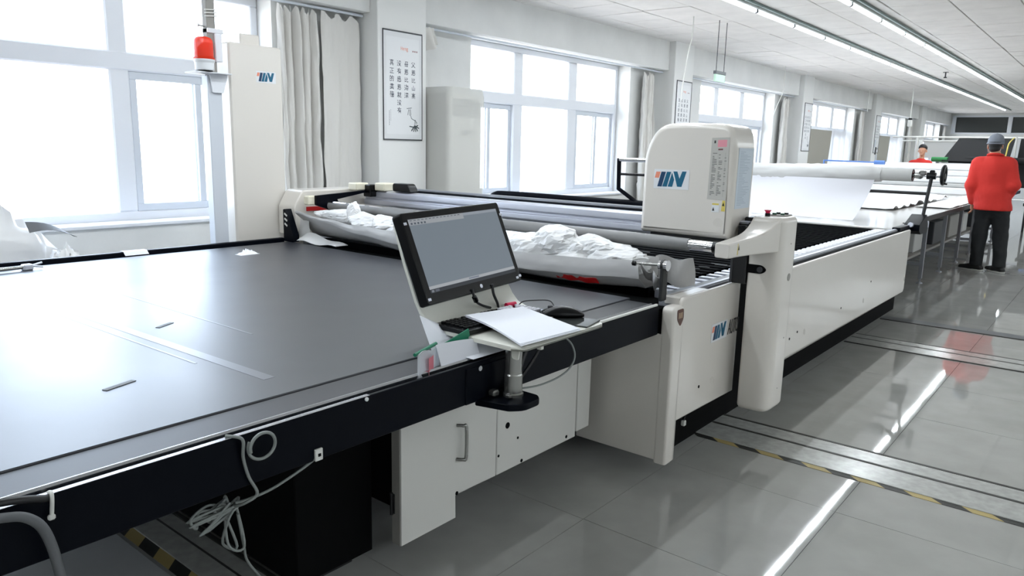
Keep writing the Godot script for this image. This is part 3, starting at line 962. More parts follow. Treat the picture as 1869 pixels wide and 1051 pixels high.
func build_gantry() -> void:
	var o := thing("gantry", "gantry across the cutting bed with aluminium beam and white end tower", "gantry", Vector3(-2.9, 0.9, -3.85))
	var b := MB.new()
	b.prism(rounded([Vector2(-3.72, 1.105), Vector2(-3.72, 1.135), Vector2(-3.735, 1.14), Vector2(-3.735, 1.155), Vector2(-3.72, 1.16), Vector2(-3.72, 1.196), Vector2(-3.745, 1.206), Vector2(-3.98, 1.206), Vector2(-3.98, 1.09), Vector2(-3.73, 1.09)], 0.004, 2), frame_zy(-4.50), 3.03, 0.0)
	part("beam", b, M.aluminium, o)
	b = MB.new(); b.span(Vector3(-4.46, 1.207, -3.80), Vector3(-2.1, 1.219, -3.84), 0.003); part("guide_rail", b, M.rail_black, o)
	b = MB.new(); b.span(Vector3(-4.46, 1.207, -3.90), Vector3(-2.1, 1.225, -3.94), 0.003); part("guide_rail", b, M.aluminium_matte, o)
	# near tower
	b = MB.new()
	b.prism(rounded([Vector2(-1.45, -3.70), Vector2(-1.285, -3.70), Vector2(-1.285, -3.945), Vector2(-1.45, -3.945)], [0.02, 0.075, 0.055, 0.01], 6), frame_xz(0.215), 1.022, 0.028, 4)
	var t := part("tower", b, M.machine_white, o)
	var rings := []
	for i in 13:
		var u := i / 12.0
		var z := lerpf(-3.288, -3.73, u)
		var x1 := lerpf(-1.376, -1.30, u * u)
		var y1 := 1.137 + 0.022 * u + 0.075 * pow(u, 5.0)
		rings.append(ring_rect(-1.45, x1, 1.066 - 0.004 * u, y1, z, 0.010))
	rings.push_front(ring_rect(-1.446, -1.380, 1.070, 1.133, -3.282, 0.008))
	b = MB.new(); b.loft(rings); part("tower_arm", b, M.machine_white, t)
	b = MB.new(); b.prism(rounded([Vector2(-1.4505, 0.948), Vector2(-1.37, 0.948), Vector2(-1.345, 0.970), Vector2(-1.37, 0.993), Vector2(-1.4505, 0.993)], [0.0, 0.02, 0.02, 0.02, 0.0], 4), frame_xy(-3.703), 0.006); part("slot", b, M.black_matte, t)
	b = MB.new(); b.tube([Vector3(-1.381, 0.970, -3.70), Vector3(-1.381, 0.970, -3.690)], 0.015, 14); part("bolt", b, M.dark_grey, t)
	b = MB.new(); b.tube([Vector3(-1.286, 0.925, -3.85), Vector3(-1.283, 0.925, -3.85)], 0.020, 16); part("hole_cover", b, M.cabinet_edge, t)
	for p in [Vector3(-1.285, 1.10, -3.84), Vector3(-1.285, 0.60, -3.86), Vector3(-1.285, 0.33, -3.83)]:
		b = MB.new(); b.tube([p, p + Vector3(0.001, 0, 0)], 0.004, 8); part("screw", b, M.cabinet_edge, t)
	b = MB.new(); b.prism(PackedVector2Array([Vector2(-3.366, 1.078), Vector2(-3.400, 1.078), Vector2(-3.396, 1.132), Vector2(-3.370, 1.132)]), frame_zy(-1.3745), 0.0016); part("warning_label", b, M.sticker_yellow, t)
	b = MB.new(); b.prism(PackedVector2Array([Vector2(-3.374, 1.100), Vector2(-3.390, 1.100), Vector2(-3.382, 1.124)]), frame_zy(-1.3729), 0.001); part("warning_mark", b, M.print_black, t)
	# buttons on the tower top
	b = MB.new(); b.tube([Vector3(-1.395, 1.236, -3.775), Vector3(-1.395, 1.252, -3.775)], 0.013, 14); part("button_base", b, M.black_plastic, t)
	b = MB.new(); b.lathe([Vector2(0.010, 0.0), Vector2(0.012, 0.008), Vector2(0.017, 0.012), Vector2(0.017, 0.016), Vector2(0, 0.018)], Transform3D(Basis.IDENTITY, Vector3(-1.395, 1.252, -3.775)), 16); part("emergency_button", b, M.button_magenta, t)
	b = MB.new(); b.prism(rrect(0.085, 0.12, 0.02, 4), Transform3D(frame_xz(0).basis, Vector3(-1.362, 1.236, -3.875)), 0.006, 0.002, 1); part("button_panel", b, M.cabinet_edge, t)
	for q in [[-1.385, -3.845], [-1.345, -3.850], [-1.385, -3.90], [-1.345, -3.905]]:
		b = MB.new(); b.tube([Vector3(q[0], 1.241, q[1]), Vector3(q[0], 1.250, q[1])], 0.011, 12); part("button", b, M.green_button if q[1] > -3.88 else M.black_plastic, t)
	# brackets under the arm and behind
	b = MB.new(); b.span(Vector3(-1.530, 0.886, -3.69), Vector3(-1.452, 1.06, -3.78), 0.004); part("carriage_plate", b, M.black_paint, o)
	b = MB.new(); b.span(Vector3(-1.536, 0.886, -3.685), Vector3(-1.524, 1.05, -3.695), 0.003); part("carriage_edge", b, M.dark_grey, o)
	b = MB.new(); b.span(Vector3(-1.53, 1.06, -3.72), Vector3(-1.44, 1.20, -3.93), 0.006); b.span(Vector3(-1.51, 1.20, -3.76), Vector3(-1.455, 1.225, -3.86), 0.006); b.span(Vector3(-1.50, 1.13, -3.66), Vector3(-1.46, 1.19, -3.73), 0.006); part("beam_bracket", b, M.black_plastic, o)
	# film roller in front of the beam
	var pts := []; var rad := []
	var nz := FastNoiseLite.new(); nz.seed = 6; nz.frequency = 3.0
	for i in 41:
		var x := lerpf(-4.40, -1.60, i / 40.0)
		pts.append(Vector3(x, 1.108, -3.33)); rad.append((0.033 + 0.003 * nz.get_noise_1d(x * 2.0)) * (1.0 if i < 39 else 0.92))
	b = MB.new(); b.tube(pts, rad, 16); part("film_roll", b, M.grey_film, o)
	b = MB.new(); b.tube([Vector3(-4.49, 1.118, -3.33), Vector3(-1.475, 1.108, -3.33)], 0.0265, 16); part("roller", b, M.chrome, o)
	b = MB.new(); b.tube([Vector3(-1.475, 1.108, -3.33), Vector3(-1.449, 1.108, -3.33)], 0.030, 14); part("roller_end", b, M.black_plastic, o)
	# far support of the roller and the far housing
	b = MB.new(); b.prism(rounded([Vector2(-3.22, 1.115), Vector2(-3.22, 1.182), Vector2(-3.70, 1.208), Vector2(-3.70, 1.196), Vector2(-3.40, 1.150), Vector2(-3.46, 1.06), Vector2(-3.38, 1.06)], 0.006, 2), frame_zy(-4.44), 0.025); part("roller_arm", b, M.rail_black, o)
	b = MB.new(); b.span(Vector3(-4.50, 1.115, -3.17), Vector3(-4.44, 1.180, -3.25), 0.008); part("arm_block", b, M.cream, o)
	b = MB.new(); b.prism(rounded([Vector2(-3.12, 0.90), Vector2(-3.12, 1.10), Vector2(-3.19, 1.215), Vector2(-3.95, 1.215), Vector2(-3.95, 0.90)], [0.0, 0.02, 0.03, 0.03, 0.0], 3), frame_zy(-4.74), 0.20, 0.012, 2); part("far_housing", b, M.machine_white, o)
	b = MB.new(); b.span(Vector3(-4.539, 1.065, -3.22), Vector3(-4.532, 1.095, -3.46)); part("red_stripe", b, M.red_paint, o)
	b = MB.new(); b.span(Vector3(-4.52, 1.206, -3.58), Vector3(-4.42, 1.262, -3.70), 0.008); part("stop_block", b, M.cream, o)
	b = MB.new(); b.span(Vector3(-4.36, 1.206, -3.70), Vector3(-4.25, 1.265, -3.82), 0.008); part("stop_block", b, M.cream, o)
	b = MB.new(); b.prism(rounded([Vector2(-4.18, 1.21), Vector2(-4.18, 1.27), Vector2(-4.02, 1.27), Vector2(-3.98, 1.21)], 0.02, 3), frame_xy(-3.80), 0.08, 0.006, 2); part("sensor_block", b, M.black_plastic, o)
	b = MB.new(); b.span(Vector3(-4.44, 1.16, -3.66), Vector3(-4.36, 1.25, -3.75), 0.006); part("beam_clamp", b, M.black_plastic, o)
	# tubular bar behind the beam
	b = MB.new(); b.tube(smooth_path([Vector3(-3.46, 1.12, -4.0), Vector3(-3.46, 1.185, -4.0), Vector3(-3.42, 1.222, -4.0), Vector3(-3.30, 1.232, -4.0), Vector3(-2.7, 1.232, -4.0), Vector3(-1.8, 1.232, -4.0)], 5), 0.020, 10); part("guard_bar", b, M.rail_black, o)
	b = MB.new(); b.tube([Vector3(-2.29, 1.24, -4.0), Vector3(-2.42, 1.315, -4.0), Vector3(-2.425, 1.50, -4.0)], 0.014, 8); part("guard_post", b, M.rail_black, o)
	b = MB.new(); b.tube([Vector3(-2.43, 1.492, -4.0), Vector3(-1.9, 1.492, -4.0)], 0.013, 10); part("guard_rod", b, M.chrome, o)
	b = MB.new(); b.tube([Vector3(-2.43, 1.405, -4.0), Vector3(-1.9, 1.405, -4.0)], 0.008, 8); part("guard_rod", b, M.black_plastic, o)

	# cutting head
	var h := thing("cutter_carriage", "rounded white cutting head cover with blue logo and instruction sheets", "cutter", Vector3(-1.78, 1.1, -3.73))
	b = MB.new()
	b.prism(rounded([Vector2(-2.036, 1.116), Vector2(-2.030, 1.56), Vector2(-1.950, 1.690), Vector2(-1.76, 1.700), Vector2(-1.540, 1.686), Vector2(-1.516, 1.58), Vector2(-1.520, 1.116)], [0.025, 0.10, 0.07, 0.08, 0.05, 0.10, 0.02], 6), frame_xy(-3.865), 0.265, 0.030, 5)
	var cv := part("cover", b, M.machine_white, h)
	b = MB.new(); b.span(Vector3(-1.99, 1.095, -3.64), Vector3(-1.56, 1.13, -3.84), 0.006); part("underside", b, M.black_paint, h)
	for p in [Vector3(-1.70, 1.09, -3.66), Vector3(-1.66, 1.088, -3.68), Vector3(-1.78, 1.09, -3.66)]:
		b = MB.new(); b.tube([p, p + Vector3(0, -0.02, 0)], 0.008, 8); part("foot_screw", b, M.chrome, h)
	logo(h, Transform3D(Basis(Vector3.RIGHT, Vector3.UP, Vector3.BACK), Vector3(-1.858, 1.405, -3.5995)), 0.205)
	sheet_print(h, "instruction_sheet", [Vector3(-1.645, 1.622, -3.5985), Vector3(-1.551, 1.626, -3.5985), Vector3(-1.550, 1.315, -3.5985), Vector3(-1.650, 1.315, -3.5985)], Vector3.BACK, "list")
	sheet_print(h, "notice_sheet", [Vector3(-1.5150, 1.575, -3.640), Vector3(-1.5150, 1.575, -3.825), Vector3(-1.5172, 1.270, -3.825), Vector3(-1.5172, 1.270, -3.640)], Vector3.RIGHT, "notice")
	b = MB.new(); b.box(Vector3(-1.602, 1.275, -3.5992), Vector3(0.040, 0.048, 0.0012)); part("warning_label", b, M.sticker_white, h)
	b = MB.new(); b.box(Vector3(-1.602, 1.292, -3.5982), Vector3(0.036, 0.009, 0.0008)); part("label_band", b, M.sticker_yellow, h)
	b = MB.new(); b.prism(PackedVector2Array([Vector2(-1.618, 1.258), Vector2(-1.606, 1.258), Vector2(-1.612, 1.276)]), frame_xy(-3.5985), 0.0008); part("label_mark", b, M.print_black, h)
	b = MB.new(); b.prism(rounded([Vector2(-1.570, 1.258), Vector2(-1.550, 1.258), Vector2(-1.552, 1.312), Vector2(-1.566, 1.312)], 0.002, 1), frame_xy(-3.5995), 0.0014); part("warning_label", b, M.sticker_yellow, h)
	b = MB.new(); b.prism(PackedVector2Array([Vector2(-1.566, 1.285), Vector2(-1.554, 1.285), Vector2(-1.560, 1.304)]), frame_xy(-3.5980), 0.0008); part("label_mark", b, M.print_black, h)

func img_mat(key: String, im: Image, rough := 0.7) -> StandardMaterial3D:
	var m := mat(key, Color.WHITE, rough)
	m.albedo_texture = ImageTexture.create_from_image(im)
	m.texture_repeat = false
	return m

func sheet_print(o: Node3D, called: String, q: Array, hint: Vector3, what: String) -> void:
	if not M.has("print_" + what):
		var im := Image.create(128, 320, false, Image.FORMAT_RGB8)
		rng.seed = 40 if what == "list" else 41
		if what == "list":
			im.fill(Color(0.72, 0.71, 0.69))
			im.fill_rect(Rect2i(44, 12, 66, 36), Color(0.86, 0.58, 0.62))
			im.fill_rect(Rect2i(18, 14, 12, 14), Color(0.2, 0.2, 0.2))
			im.fill_rect(Rect2i(50, 56, 34, 8), Color(0.45, 0.3, 0.3))
			for r in 28:
				for c in 3:
					if rng.randf() < 0.86 and not (c == 2 and rng.randf() < 0.6):
						im.fill_rect(Rect2i([14, 58, 100][c], 78 + r * 8, rng.randi_range(10, [34, 34, 14][c]), 3), Color(0.33, 0.33, 0.32))
			im.fill_rect(Rect2i(104, 78, 2, 226), Color(0.6, 0.6, 0.58)); im.fill_rect(Rect2i(52, 78, 1, 226), Color(0.6, 0.6, 0.58))
		else:
			im.fill(Color(0.80, 0.84, 0.88))
			for r in 36:
				im.fill_rect(Rect2i(14, 20 + r * 8, rng.randi_range(30, 100), 2), Color(0.62, 0.68, 0.74))
		img_mat("print_" + what, im)
	var b := MB.new()
	b.quad_uv(q[0], q[1], q[2], q[3], hint)
	var d := hint * -0.001
	b.quad(q[0] + d, q[1] + d, q[2] + d, q[3] + d, -hint)
	for i in 4:
		b.quad(q[i], q[(i + 1) % 4], q[(i + 1) % 4] + d, q[i] + d, (q[i] + q[(i + 1) % 4]) * 0.5 - (q[0] + q[2]) * 0.5)
	part(called, b, M["print_" + what], o)

# ---------------------------------------------------------------- film sling with its rod and the crumpled film in it
func hem(x: float) -> Vector2:      # (bottom, top) of the front band
	var k := [[-4.52, 1.058], [-4.2, 1.02], [-3.8, 0.972], [-3.42, 0.943], [-2.9, 0.920], [-2.47, 0.915], [-2.1, 0.928], [-1.75, 0.951], [-1.60, 0.965]]
	var y: float = k[0][1]
	for i in k.size() - 1:
		if x >= k[i][0] and x <= k[i + 1][0]:
			y = lerpf(k[i][1], k[i + 1][1], smoothstep(0, 1, (x - k[i][0]) / (k[i + 1][0] - k[i][0])))
	if x > -1.60: y = 0.965
	return Vector2(y, y + lerpf(0.02, 0.085, smoothstep(-4.5, -3.2, x)))

func build_sling() -> void:
	var o := thing("film_sling", "pale cloth sling slung across the bed in front of the gantry", "sling", Vector3(-3.0, 0.86, -3.15))
	var nz := FastNoiseLite.new(); nz.seed = 14; nz.frequency = 1.2
	var b := MB.new()
	var sf_2 := func(u: float, v: float) -> Vector3:
		var x := lerpf(-4.50, -1.74, u)
		var hh := hem(x)
		var w := nz.get_noise_2d(x * 4.0, v * 3.0) * 0.006
		var pr := [Vector2(-3.295, 1.035), Vector2(-3.285, 0.95), Vector2(-3.25, 0.895), Vector2(-3.17, maxf(0.872, hh.x - 0.055)), Vector2(-3.115, hh.x - 0.012), Vector2(-3.10, hh.x), Vector2(-3.092, lerpf(hh.x, hh.y, 0.5)), Vector2(-3.097, hh.y)]
		var f := v * (pr.size() - 1); var i := mini(int(f), pr.size() - 2)
		var p: Vector2 = pr[i].lerp(pr[i + 1], f - i)
		return Vector3(x, p.y + w, p.x + w)
	b.sheet(sf_2, 60, 21, 0.003)
	part("sling_cloth", b, M.sling_cloth, o)
	# near end: cloth tied up to the bracket
	b = MB.new()
	var sf_3 := func(u: float, v: float) -> Vector3:
		var a := Vector3(-1.745, lerpf(1.03, 0.885, v), lerpf(-3.11, -3.26, v))
		var c := Vector3(-1.60, lerpf(0.985, 0.90, v), lerpf(-3.10, -3.13, v))
		return a.lerp(c, u) + Vector3(0, -0.02 * sin(u * PI) * (1 - v) + 0.012 * sin(u * 14.0 + v * 9), 0.014 * sin(u * 11.0 + v * 5.0))
	b.sheet(sf_3, 14, 10, 0.003)
	part("tied_corner", b, M.sling_cloth, o)
	b = MB.new()
	var sf_4 := func(u: float, v: float) -> Vector3:
		return Vector3(lerpf(-1.76, -1.56, u), lerpf(1.04, 0.90, v) + 0.01 * sin(u * 8), lerpf(-3.30, -3.34, v) + 0.01 * sin(u * 9 + v * 4))
	b.sheet(sf_4, 10, 6, 0.003)
	part("back_flap", b, M.sling_cloth, o)
	b = MB.new(); b.tube([Vector3(-1.78, 1.022, -3.10), Vector3(-1.612, 1.030, -3.10)], 0.007, 10); part("rod", b, M.steel_pole, o)
	b = MB.new(); b.tube([Vector3(-1.775, 1.022, -3.10), Vector3(-1.755, 1.022, -3.10)], 0.013, 10); part("rod_collar", b, M.black_plastic, o)
	b = MB.new()
	b.tube([Vector3(-1.632, 1.029, -3.10), Vector3(-1.618, 1.029, -3.10)], 0.024, 18); b.tube([Vector3(-1.606, 1.030, -3.10), Vector3(-1.588, 1.030, -3.10)], 0.025, 18)
	part("knob", b, M.chrome, o)
	b = MB.new(); b.tube([Vector3(-1.618, 1.029, -3.10), Vector3(-1.606, 1.030, -3.10)], 0.027, 14)
	b.span(Vector3(-1.618, 0.862, -3.075), Vector3(-1.600, 1.02, -3.125), 0.004); part("bracket", b, M.black_paint, o)
	b = MB.new(); b.prism(rounded([Vector2(-4.56, 0.862), Vector2(-4.56, 1.085), Vector2(-4.535, 1.09), Vector2(-4.45, 0.91), Vector2(-4.45, 0.862)], 0.006, 2), frame_xy(-3.09), 0.05); part("bracket", b, M.rail_black, o)
	for i in 3:
		b = MB.new(); b.box(Vector3.ZERO, Vector3(0.034, 0.012, 0.002), 0.0, Transform3D(Basis(Vector3.BACK, -0.5), Vector3(-4.528, 1.05 - 0.035 * i, -3.0385))); part("bracket_mark", b, M.tie_white, o)
	b = MB.new(); b.sheet(func(u: float, v: float) -> Vector3: return Vector3(lerpf(-4.70, -4.42, u), lerpf(1.12, 0.885, v) - 0.10 * u * (1 - v), -3.14 - 0.03 * u + 0.015 * sin(u * 7 + v * 3)), 10, 8, 0.003); part("far_flap", b, M.plastic_film, o)
	b = MB.new(); b.sheet(func(u: float, v: float) -> Vector3: return Vector3(lerpf(-4.44, -4.0, u), 0.875 + 0.05 * (1 - u) * v + 0.008 * sin(u * 9), lerpf(-3.06, -3.16, v)), 10, 5, 0.003); part("far_flap", b, M.plastic_film, o)
	# something red showing under the hem
	b = MB.new(); b.sheet(func(u: float, v: float) -> Vector3: return Vector3(lerpf(-2.25, -1.99, u), lerpf(0.915, 0.885, v) + 0.004 * sin(u * 15), lerpf(-3.118, -3.150, v)), 12, 4, 0.002); part("red_rag", b, M.red_paint, o, "red rag showing under the sling")
	# crumpled film, two heaps
	heap("crumpled_film", "heap of crumpled white film in the sling right of the monitor", [[-2.45, 1.01, 0.20, 0.095, 0.10, 1], [-2.30, 1.065, 0.15, 0.085, 0.09, 2], [-2.17, 1.03, 0.14, 0.075, 0.09, 3], [-2.05, 1.055, 0.15, 0.065, 0.08, 4], [-1.93, 1.035, 0.18, 0.06, 0.09, 5], [-2.14, 0.99, 0.22, 0.06, 0.10, 6], [-1.93, 1.0, 0.14, 0.065, 0.09, 7], [-1.82, 1.0, 0.09, 0.055, 0.07, 8], [-2.62, 1.0, 0.16, 0.07, 0.085, 9]])
	heap("crumpled_film", "heap of crumpled white film in the sling left of the monitor", [[-4.12, 1.06, 0.16, 0.05, 0.08, 11], [-3.98, 1.085, 0.07, 0.085, 0.05, 12], [-3.85, 1.045, 0.16, 0.06, 0.085, 13], [-3.66, 1.035, 0.15, 0.06, 0.085, 14], [-3.52, 1.02, 0.12, 0.055, 0.08, 15], [-3.38, 1.00, 0.16, 0.06, 0.085, 16], [-3.18, 0.99, 0.15, 0.06, 0.085, 17], [-4.27, 1.06, 0.12, 0.03, 0.05, 18], [-2.95, 0.97, 0.18, 0.05, 0.085, 19]])

func heap(called: String, label: String, lumps: Array) -> void:
	# wads of crumpled film: flat facets that meet along creases
	var b := MB.new()
	for L in lumps:
		var nz := FastNoiseLite.new(); nz.seed = L[5]; nz.frequency = 1.0; nz.fractal_octaves = 2
		var rg := RandomNumberGenerator.new(); rg.seed = L[5] * 7 + 3
		var planes := []
		for i in 34:
			planes.append([Vector3(rg.randfn(), rg.randfn(), rg.randfn()).normalized(), rg.randf_range(0.82, 1.10)])
		var A := 22; var B := 34
		var g := []
		for i in A + 1:
			var row := PackedVector3Array()
			for k in B:
				var th := PI * clampf((i + (rg.randf_range(-0.3, 0.3) if i > 0 and i < A else 0.0)) / A, 0.0, 1.0)
				var ph := TAU * (k + rg.randf_range(-0.3, 0.3)) / B
				var d := Vector3(cos(th), sin(th) * cos(ph), sin(th) * sin(ph))
				var s := 1.22 + 0.34 * nz.get_noise_3dv(d * 1.5)
				for pl in planes:
					var c: float = d.dot(pl[0])
					if c > 0.15: s = minf(s, pl[1] / c)
				s += 0.10 * nz.get_noise_3dv(d * 4.0) * absf(nz.get_noise_3dv(d * 2.1 + Vector3(7, 7, 7))) * 3.0
				row.append(Vector3(L[0] + d.x * L[2] * s, maxf(0.89, L[1] + d.y * L[3] * s), -3.195 + d.z * L[4] * s * 0.9))
			g.append(row)
		for i in A:
			for k in B:
				var k2 := (k + 1) % B
				var o: Vector3 = (g[i][k] + g[i + 1][k2]) * 0.5 - Vector3(L[0], L[1], -3.195)
				b.flat(g[i][k], g[i][k2], g[i + 1][k2], o)
				b.flat(g[i][k], g[i + 1][k2], g[i + 1][k], o)
	solo(called, b, M.plastic_film, label, "plastic film", "heaps of crumpled film")

# ---------------------------------------------------------------- operator station on the rail
func build_station() -> void:
	var o := thing("monitor_stand", "white bent-plate monitor stand on a steel post at the conveyor rail", "monitor stand", Vector3(-1.52, 0.70, -1.89))
	var b := MB.new()
	# bent plate: profile in x,y swept along z
	var mid := [Vector2(-1.437, 0.910), Vector2(-1.60, 0.910), Vector2(-1.76, 0.911), Vector2(-1.82, 0.915), Vector2(-1.868, 0.932), Vector2(-1.900, 0.962), Vector2(-1.925, 1.000), Vector2(-1.955, 1.065), Vector2(-1.985, 1.13), Vector2(-2.052, 1.303)]
	var rows := []
	for i in mid.size():
		var d: Vector2 = (mid[mini(i + 1, mid.size() - 1)] - mid[maxi(i - 1, 0)]).normalized()
		rows.append([mid[i], Vector2(d.y, -d.x) * 0.007])
	var NZ := 22
	var rings := []
	for j in NZ + 1:
		var u := float(j) / NZ
		var ring := PackedVector3Array()
		for side in 2:
			for ii in rows.size():
				var i: int = ii if side == 0 else rows.size() - 1 - ii
				# rounded corners: shorten the outline near the two z ends
				var r: Array = rows[i]
				var z := lerpf(-1.820, -2.336, u)
				var p: Vector2 = r[0] + r[1] * (1.0 if side == 0 else -1.0)
				var e := minf(u, 1.0 - u) * 0.516
				if e < 0.04:
					var cut := 0.04 - sqrt(maxf(0.0, 0.04 * 0.04 - (0.04 - e) * (0.04 - e)))
					if i == 0: p.x -= cut
					if i == rows.size() - 1: p -= (mid[-1] - mid[-2]).normalized() * cut
				ring.append(Vector3(p.x, p.y, z))
		rings.append(ring)
	b.loft(rings, true, false)
	var K := rows.size()
	for e in [0, NZ]:
		for i in K - 1:
			b.quad(rings[e][i], rings[e][i + 1], rings[e][2 * K - 2 - i], rings[e][2 * K - 1 - i], Vector3(0, 0, 1 if e == 0 else -1))
	part("bent_plate", b, M.stand_white, o)
	b = MB.new(); b.lathe([Vector2(0, 0.726), Vector2(0.036, 0.726), Vector2(0.036, 0.735), Vector2(0.0315, 0.74), Vector2(0.0315, 0.80), Vector2(0.029, 0.805), Vector2(0.029, 0.898), Vector2(0, 0.898)], Transform3D(Basis.IDENTITY, Vector3(-1.52, 0, -1.89)), 24); part("post", b, M.steel_pole, o)
	b = MB.new(); b.prism(rounded([Vector2(-1.585, -1.77), Vector2(-1.465, -1.80), Vector2(-1.43, -1.84), Vector2(-1.43, -1.925), Vector2(-1.46, -1.95), Vector2(-1.585, -1.95)], [0, 0.01, 0.02, 0.02, 0.01, 0], 3), frame_xz(0.702), 0.024, 0.004, 2); part("bracket_plate", b, M.rail_black, o)
	b = MB.new(); b.span(Vector3(-1.588, 0.716, -1.72), Vector3(-1.580, 0.84, -1.97), 0.003); part("bracket_back", b, M.rail_black, o)
	b = MB.new(); b.prism(rounded([Vector2(-1.503, 0.866), Vector2(-1.475, 0.862), Vector2(-1.47, 0.898), Vector2(-1.505, 0.898)], 0.008, 3), frame_xy(-1.862), 0.006, 0.001, 1); part("top_clamp", b, M.stand_white, o)
	b = MB.new(); b.box(Vector3(-1.47, 0.893, -1.97), Vector3(0.02, 0.026, 0.016), 0.002); part("plate_lug", b, M.stand_white, o)
	b = MB.new(); b.box(Vector3(-1.505, 0.735, -1.85), Vector3(0.02, 0.012, 0.02), 0.003); b.box(Vector3(-1.56, 0.738, -1.835), Vector3(0.03, 0.022, 0.03), 0.005); part("clamp_screw", b, M.steel_pole, o)

	# monitor, leaning back against the plate
	var basis := Basis(Vector3.UP, 1.6688) * Basis(Vector3.RIGHT, -0.393) * Basis(Vector3.BACK, 0.0167)
	var mt := Transform3D(basis, Vector3(-1.908, 1.1696, -2.067))
	var m := thing("computer_monitor", "black widescreen monitor with a dull grey screen, leaning on the bent stand", "monitor")
	m.transform = mt
	b = MB.new(); b.prism(rrect(0.60, 0.3385, 0.012, 3), Transform3D(Basis.IDENTITY, Vector3(0, 0, -0.045)), 0.045, 0.005, 2); local_part("casing", b, M.black_plastic, m)
	var im := Image.create(512, 288, false, Image.FORMAT_RGB8)
	im.fill(Color(0.47, 0.51, 0.55))
	im.fill_rect(Rect2i(0, 0, 512, 12), Color(0.58, 0.61, 0.65)); im.fill_rect(Rect2i(0, 0, 300, 24), Color(0.62, 0.64, 0.66))
	for i in 14:
		im.fill_rect(Rect2i(8 + i * 20, 4, 12, 3), Color(0.33, 0.36, 0.40))
		if i < 5: im.fill_rect(Rect2i(10 + i * 17, 14, 9, 7), Color(0.25, 0.29, 0.34))
	im.fill_rect(Rect2i(0, 262, 512, 12), Color(0.66, 0.68, 0.70)); im.fill_rect(Rect2i(0, 274, 512, 14), Color(0.16, 0.18, 0.21))
	im.fill_rect(Rect2i(220, 265, 60, 5), Color(0.45, 0.48, 0.55)); im.fill_rect(Rect2i(8, 277, 12, 9), Color(0.5, 0.52, 0.55)); im.fill_rect(Rect2i(28, 277, 20, 9), Color(0.36, 0.38, 0.42))
	var sm := mat("monitor_screen", Color(0.06, 0.06, 0.065), 0.22)
	sm.emission_enabled = true
	sm.emission_texture = ImageTexture.create_from_image(im)
	sm.emission_energy_multiplier = 0.55
	b = MB.new(); b.quad_uv(Vector3(-0.272, 0.142, 0.0005), Vector3(0.272, 0.142, 0.0005), Vector3(0.272, -0.130, 0.0005), Vector3(-0.272, -0.130, 0.0005), Vector3.BACK); local_part("screen", b, sm, m)
	b = MB.new(); b.tube([Vector3(0.02, -0.150, 0.0), Vector3(0.02, -0.150, 0.001)], 0.008, 16); local_part("badge", b, M.aluminium, m)
	for p in [Vector2(-0.29, 0.128), Vector2(-0.288, -0.15), Vector2(0.27, -0.155), Vector2(0.293, 0.115), Vector2(0.292, -0.15)]:
		b = MB.new(); b.box(Vector3(p.x, p.y, 0.001), Vector3(0.016, 0.010, 0.002), 0.0008); local_part("corner_clip", b, M.aluminium, m)
	b = MB.new(); b.box(Vector3(0, -0.01, -0.065), Vector3(0.12, 0.12, 0.05), 0.006); local_part("mount", b, M.black_plastic, m)

	# keyboard, aligned with the plate, half under the papers
	var kx := -1.748
	var k := thing("keyboard", "black keyboard with pale key tops on the white bent stand", "keyboard", Vector3(kx, 0.9185, -2.05), PI / 2)
	b = MB.new(); b.prism(rrect(0.47, 0.165, 0.01, 3), Transform3D(Basis(Vector3.RIGHT, Vector3.FORWARD, Vector3.UP), Vector3(0, 0, 0)), 0.018, 0.004, 2); local_part("case", b, M.black_plastic, k)
	var key := MB.new(); key.box(Vector3.ZERO, Vector3(0.0165, 0.008, 0.0165), 0.002)
	var km := key.mesh()
	for r in 6:
		for c in 21:
			if (r == 0 and c % 5 == 4) or (c == 14 or c == 18) and r > 0: continue
			local_part("key", km, M.black_plastic if c < 15 else M.key_white, k, Transform3D(Basis.IDENTITY, Vector3(-0.205 + 0.0205 * c, 0.021, -0.058 + 0.0215 * r)))
	b = MB.new(); b.tube([Vector3(0.16, 0.024, -0.075), Vector3(0.21, 0.024, -0.07)], 0.010, 10); local_part("status_lamp", b, M.button_magenta, k)

	var ms := thing("mouse_pad", "small clear glass pad under the mouse at the stand's far corner", "pad", Vector3(-1.535, 0.917, -2.255), 0.2)
	b = MB.new(); b.box(Vector3(0, 0.003, 0), Vector3(0.17, 0.006, 0.13), 0.001); local_part("plate", b, M.dark_glass, ms)
	var mo := thing("computer_mouse", "black rounded computer mouse lying beside the papers", "mouse", Vector3(-1.60, 0.923, -2.275), 2.25)
	rings = []
	for i in range(0, 13):
		var u := i / 12.0
		var w := 0.038 * pow(sin(PI * clampf(u * 0.92 + 0.04, 0, 1)), 0.45)
		var hgt := 0.044 * pow(sin(PI * clampf(u * 0.9 + 0.06, 0, 1)), 0.6)
		var ring := PackedVector3Array()
		for q in 16:
			var a := TAU * q / 16
			ring.append(Vector3(cos(a) * w, maxf(0.0, 0.012 + sin(a) * (hgt - 0.012 if sin(a) > 0 else 0.012)), lerpf(-0.085, 0.085, u)))
		rings.append(ring)
	b = MB.new(); b.loft(rings); local_part("shell", b, M.black_plastic, mo)
	b = MB.new(); b.box(Vector3(0, 0.036, -0.045), Vector3(0.006, 0.012, 0.02), 0.002); local_part("wheel", b, M.dark_grey, mo)
	cable("mouse_cable", [Vector3(-1.66, 0.945, -2.31), Vector3(-1.70, 0.962, -2.33), Vector3(-1.76, 0.958, -2.31), Vector3(-1.80, 0.950, -2.29), Vector3(-1.83, 0.930, -2.30)], 0.0025, "cable_black", "thin black mouse cable curling over the keyboard")
